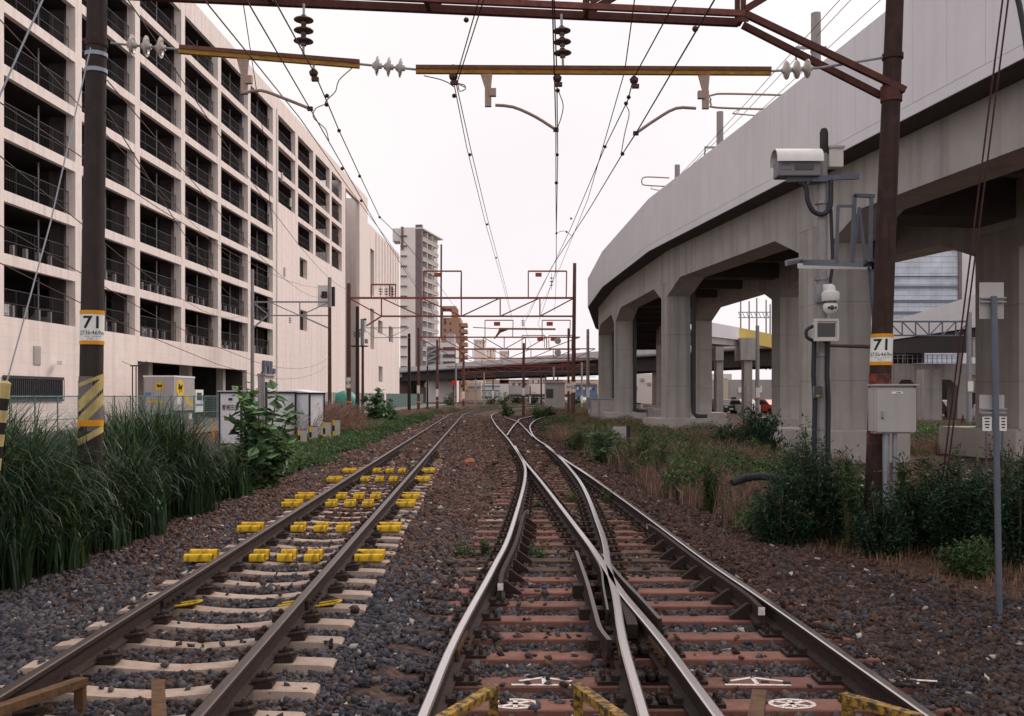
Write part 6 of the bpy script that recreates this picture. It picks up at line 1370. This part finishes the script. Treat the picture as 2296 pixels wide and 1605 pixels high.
for i in range(90): y = random.uniform(45,95); sp_d.append((tcv(y)-3.6-abs(random.gauss(0,2.2)), y, random.uniform(.6,1.2), random.uniform(.4,.9)))
for i in range(60): y = random.uniform(60,130); sp_d.append((max(xr(y)+.5+abs(random.gauss(0,3)), gx(1205,y)), y, random.uniform(.8,1.6), random.uniform(.3,.7)))
for i in range(40): sp_d.append((gx(random.uniform(715,745),48), 48+random.uniform(-4,6), .7, random.uniform(1.0,1.9)))
sp_s = [(gx(px,Y)+.15, Y+.5, r, h*.55) for px,Y,r,h in ((1700,13.4,.55,.18),(1640,14.6,.5,.2),(1750,12.6,.5,.15),(2040,11.6,.6,.22),(1950,11.9,.6,.2),(2120,10.6,.6,.2),(2230,9.8,.7,.22),(2290,10.5,.8,.3),(1880,12.2,.5,.22),(2200,11.5,.9,.35),(2080,12.4,.8,.3))]
dry('straw', mat('straw_blade', (.21,.125,.075), .8, .3, 2.5, attr='tint', trans=.2), [q for q in sp_s for _ in (0,) if random.random() < .8]+[(q[0]+random.uniform(-.9,.9), q[1]+random.uniform(-.5,.6), random.uniform(.12,.3), q[3]*1.5) for q in sp_s for _ in range(4)], 40, .3, .006)
for i in range(120): y = random.uniform(84,170); sp_d.append((tcv(y)+6.3+abs(random.gauss(0,1.2)) if i % 2 else tcv(y)-3.4-abs(random.gauss(0,2.5)), y, random.uniform(.5,1.1), random.uniform(.3,.7)))
sp_r = []
for i in range(110): y = random.uniform(70,170); sp_r.append((tcv(y)+6.2+abs(random.gauss(0,1.2)) if (i % 2 and y > 86) else tcv(y)-3.0-abs(random.gauss(0,2.5)), y, random.uniform(.5,1.0), random.uniform(.3,.8)))
for i in range(330):
    y = random.uniform(12.5, 60); x = xr(y)+abs(random.gauss(0,1.0))*(1+y/25)+(.4 if y < 18 else 0); sp_r.append((x, y, random.uniform(.2,.5)*(1+y/50), random.uniform(.3,.95)))
for i in range(50): y = random.uniform(70,140); sp_r.append((max(xr(y)+.6+abs(random.gauss(0,3)), gx(1190,y)), y, random.uniform(.6,1.2), random.uniform(.3,.8)))
dry('dry_grass', dry_m, sp_d, 60, .7, .009)
weeds('ground_weeds', weed_m, sp_r, 150, .085, .4, mixed=.12)
def shrub(name, lab, cat, x, y, rx, ry, h, n, ls, m, stems=12, z0=None, aspect=.45, up=.25, spread=.22, lo=.5, hi=1.6):
    z0 = gz(x, y)-.02 if z0 is None else z0; t = thing(name, lab, cat, (x,y,z0)); sb_ = MB(); PP = []
    for i in range(stems):
        a = random.uniform(0,6.283); q = math.sqrt(random.random()); hh = h*random.uniform(.45,1.12)*(1-.40*q*q)
        p0 = Vector((x+.25*rx*q*math.cos(a), y+.25*ry*q*math.sin(a), z0)); p2 = Vector((x+rx*q*math.cos(a), y+ry*q*math.sin(a), z0+hh)); p1 = p0.lerp(p2,.5)+Vector((0,0,hh*.12))
        sb_.tube([p0,p1,p2], [.012*h+.004,.008*h+.003,.003], 5)
        m_ = n//stems; tt = rng.beta(1.15,1.05,m_)[:,None]; A = np.array(p0)*(1-tt)**2+2*np.array(p1)*tt*(1-tt)+np.array(p2)*tt**2
        PP.append(A+rng.normal(0,1,(m_,3))*spread*np.array([rx,ry,h*.5])*(1.15-tt*.75))
    P = np.vstack(PP); P[:,2] = np.maximum(P[:,2], z0+.02)
    v,f,c = leaves(P, rng.uniform(.55,1.25,len(P))*ls, up, tint(len(P),lo,hi), aspect)
    o = npmesh('foliage', v-np.array([x,y,z0]), f, m, c); o.parent = t
    sb_.build('stems', stem_m, t); return t
S = lambda name, lab, px, Y, rpx, h, n, ls, m, **k: shrub(name, lab, 'shrub' if 'shrub' in name else 'plant', gx(px,Y), Y, rpx*Y/F, rpx*Y/F*.9, h, n, ls, m, **k)
S('broadleaf_plant','tall broad leaved plant in front of the white huts',588,20,92,2.35,900,.27,bigl_m,stems=18,aspect=.85,up=-.10,spread=.10,lo=.5,hi=2.1)
S('broadleaf_plant','low broad leaved plant at the right foot of the tall grass',520,20.5,40,1.0,180,.17,bigl_m,aspect=.8,up=0)
S('broadleaf_tree','leafy plant with a flat crown before the annex wall',850,62,36,2.75,420,.42,bigl_m,stems=9,aspect=.8,up=.0,spread=.09)
S('shrub','dark leafy shrub below the flat crowned plant',868,60,42,1.5,500,.32,bigl_m,aspect=.7)
S('shrub','small green bush at the foot of the left portal pole',790,58,30,1.0,500,.15,weed_m)
S('shrub','bushy dark green shrub in front of the camera mast and cabinet',1836,13.6,100,1.5,15000,.07,dark_m,stems=60,aspect=.34)
S('shrub','green shrub spilling onto the ballast below the cabinet',1750,13.3,70,.95,7000,.065,dark_m,stems=44,aspect=.36)
S('shrub','dark shrub under the grey cabinet, right of the rusty pole',2075,12.7,80,.98,8000,.07,dark_m,stems=40,aspect=.36)
S('shrub','dark weeds around the guy wires at the right',2160,12.3,100,1.3,10000,.07,dark_m,stems=40,aspect=.36)
S('shrub','dark weeds at the right edge behind the sign post',2285,11.6,105,1.35,10000,.07,dark_m,stems=40,aspect=.36)
S('shrub','brownish thicket at the right edge below the dark viaduct pier',2270,15,90,1.4,2200,.07,mat('rusty_leaf', (.12,.06,.025), .7, .4, 2.5, attr='tint', trans=.2),stems=22,aspect=.35)
S('shrub','dark tuft of tall weeds before the gap between the columns',1680,30,85,1.55,5000,.17,dark_m,stems=44,aspect=.24,up=.7)
S('shrub','green weeds beside the tall camera mast footing',1735,19,60,1.05,3500,.08,weed_m,stems=18,aspect=.35)
S('shrub','yellowish green bush left of the dry weeds near the viaduct',1440,25,48,1.15,2600,.10,weed_m,stems=26,aspect=.4)
S('broadleaf_plant','broad leaved green plant beside the pale concrete block',1350,28,44,1.15,380,.2,bigl_m,stems=12,aspect=.75)
S('shrub','green bush left of the dark square post, by the far switch',1290,34,40,.95,900,.12,weed_m,stems=16)
S('shrub','low green bush in the dry weeds below the near viaduct column',1545,19,70,.75,1500,.075,weed_m,stems=20)
S('shrub','small dark bush at the foot of the second viaduct column',1530,38,18,.75,350,.1,dark_m)
S('shrub','green bush beside the lone rusty pole',1135,86,20,1.3,400,.28,weed_m); S('shrub','round green bush right of the lone rusty pole',1210,80,24,1.4,450,.26,weed_m); S('shrub','dark bush in yellow grass right of the curve',1235,70,16,1.3,350,.24,dark_m)
S('ivy_shrub','upright green ivy on the brown abutment, left',927,322,8,6.4,500,.8,weed_m,z0=-.4,spread=.3); S('ivy_shrub','upright green ivy on the brown abutment, right',944,321,8,6.8,500,.8,weed_m,z0=-.4,spread=.3)
S('shrub','green weeds hiding the foot of the rusty pole and conduits',1972,12.35,62,.88,5200,.07,dark_m,stems=34,aspect=.34)
S('shrub','low weeds on the gravel edge left of the sign post',2170,11.0,70,.55,2600,.06,weed_m,stems=30,aspect=.34)
for px, Y, h, lab in ((1905,13.0,1.35,'tall weed stalk between the bushy shrub and the rusty pole'),(2020,12.8,1.25,'tall weed stalk just right of the conduits'),(2075,12.6,1.45,'tall weed stalk left of the guy wires'),(2135,12.4,1.5,'tall weed stalk right of the guy wires'),(2185,12.2,1.35,'tall weed stalk left of the sign post'),(2262,12.0,1.5,'tall weed stalk right of the sign post'),(1780,13.4,1.1,'tall weed stalk at the left end of the bushy shrub'),(1590,17,1.0,'tall weed stalk above the black hose'),(1480,22,1.1,'tall weed stalk in the dry grass before the second column')):
    S('tall_weed',lab,px,Y,22,h,620,.11,weed_m,stems=7,aspect=.2,up=.35,spread=.2)
for (px,py,w,h,lab) in ((1283,1128,26,.30,'leafy green weed between the middle and right switch rails, left clump'),(1362,1128,28,.30,'leafy green weed beside the right switch rail'),(1040,1250,26,.20,'green weed on the ballast left of the switch rail, wider clump'),(1084,1245,16,.27,'green weed on the ballast touching the left switch rail'),(1205,1252,28,.22,'blue green weed growing between the switch sleepers'),(1095,1100,15,.14,'tiny green weed on the ballast between the tracks'),(1204,1140,16,.16,'small green weed inside the left switch rail'),(1118,1030,10,.2,'small dark weed beside the far switch'),(1300,1028,12,.2,'small weed by the nearer point machine')):
    Y = F*(CZ+.32)/(py-HY); shrub('weed', lab, 'weed', gx(px,Y), Y, w*Y/F, w*Y/F*.8, h, 260, .055, weed_m, 10, aspect=.4)
for i, (px, Y, h) in enumerate(((1010,205,2.6),(1100,230,2.4),(1128,215,2.8),(1160,240,2.4),(1195,230,2.8),(1235,210,2.6),(1290,200,2.6))):
    S('shrub', 'rough green shrub at the far track end below the bridge, %s from left' % ['first','second','third','fourth','fifth','sixth','seventh'][i], px, Y, 16, h, 380, .5, weed_m)
sp_u = [(gx(random.uniform(1985,2290),Y_), Y_, random.uniform(.6,1.2), random.uniform(.3,.7)) for Y_ in [random.uniform(33,62) for _ in range(90)]]
dry('dry_grass', dry_m, sp_u[:55], 40, .7, .009); weeds('ground_weeds', weed_m, sp_u[40:], 70, .12, .4, mixed=.1)
# white flowering weeds
n = 260; X = rng.normal(gx(2090,13.2), .75, n); Yv = rng.normal(13.2,.6,n); P = np.stack([X,Yv,ground_z(X,Yv)+rng.uniform(.75,1.12,n)],-1)
v,f,c = leaves(P, rng.uniform(.03,.06,n), .1, np.ones((n,3))*rng.uniform(.5,1,(n,1)), .9); tag(npmesh('small_flowers', v, f, mat('dried_flower', (.42,.36,.31), .8, .2, 2, attr='tint'), c), kind='stuff')
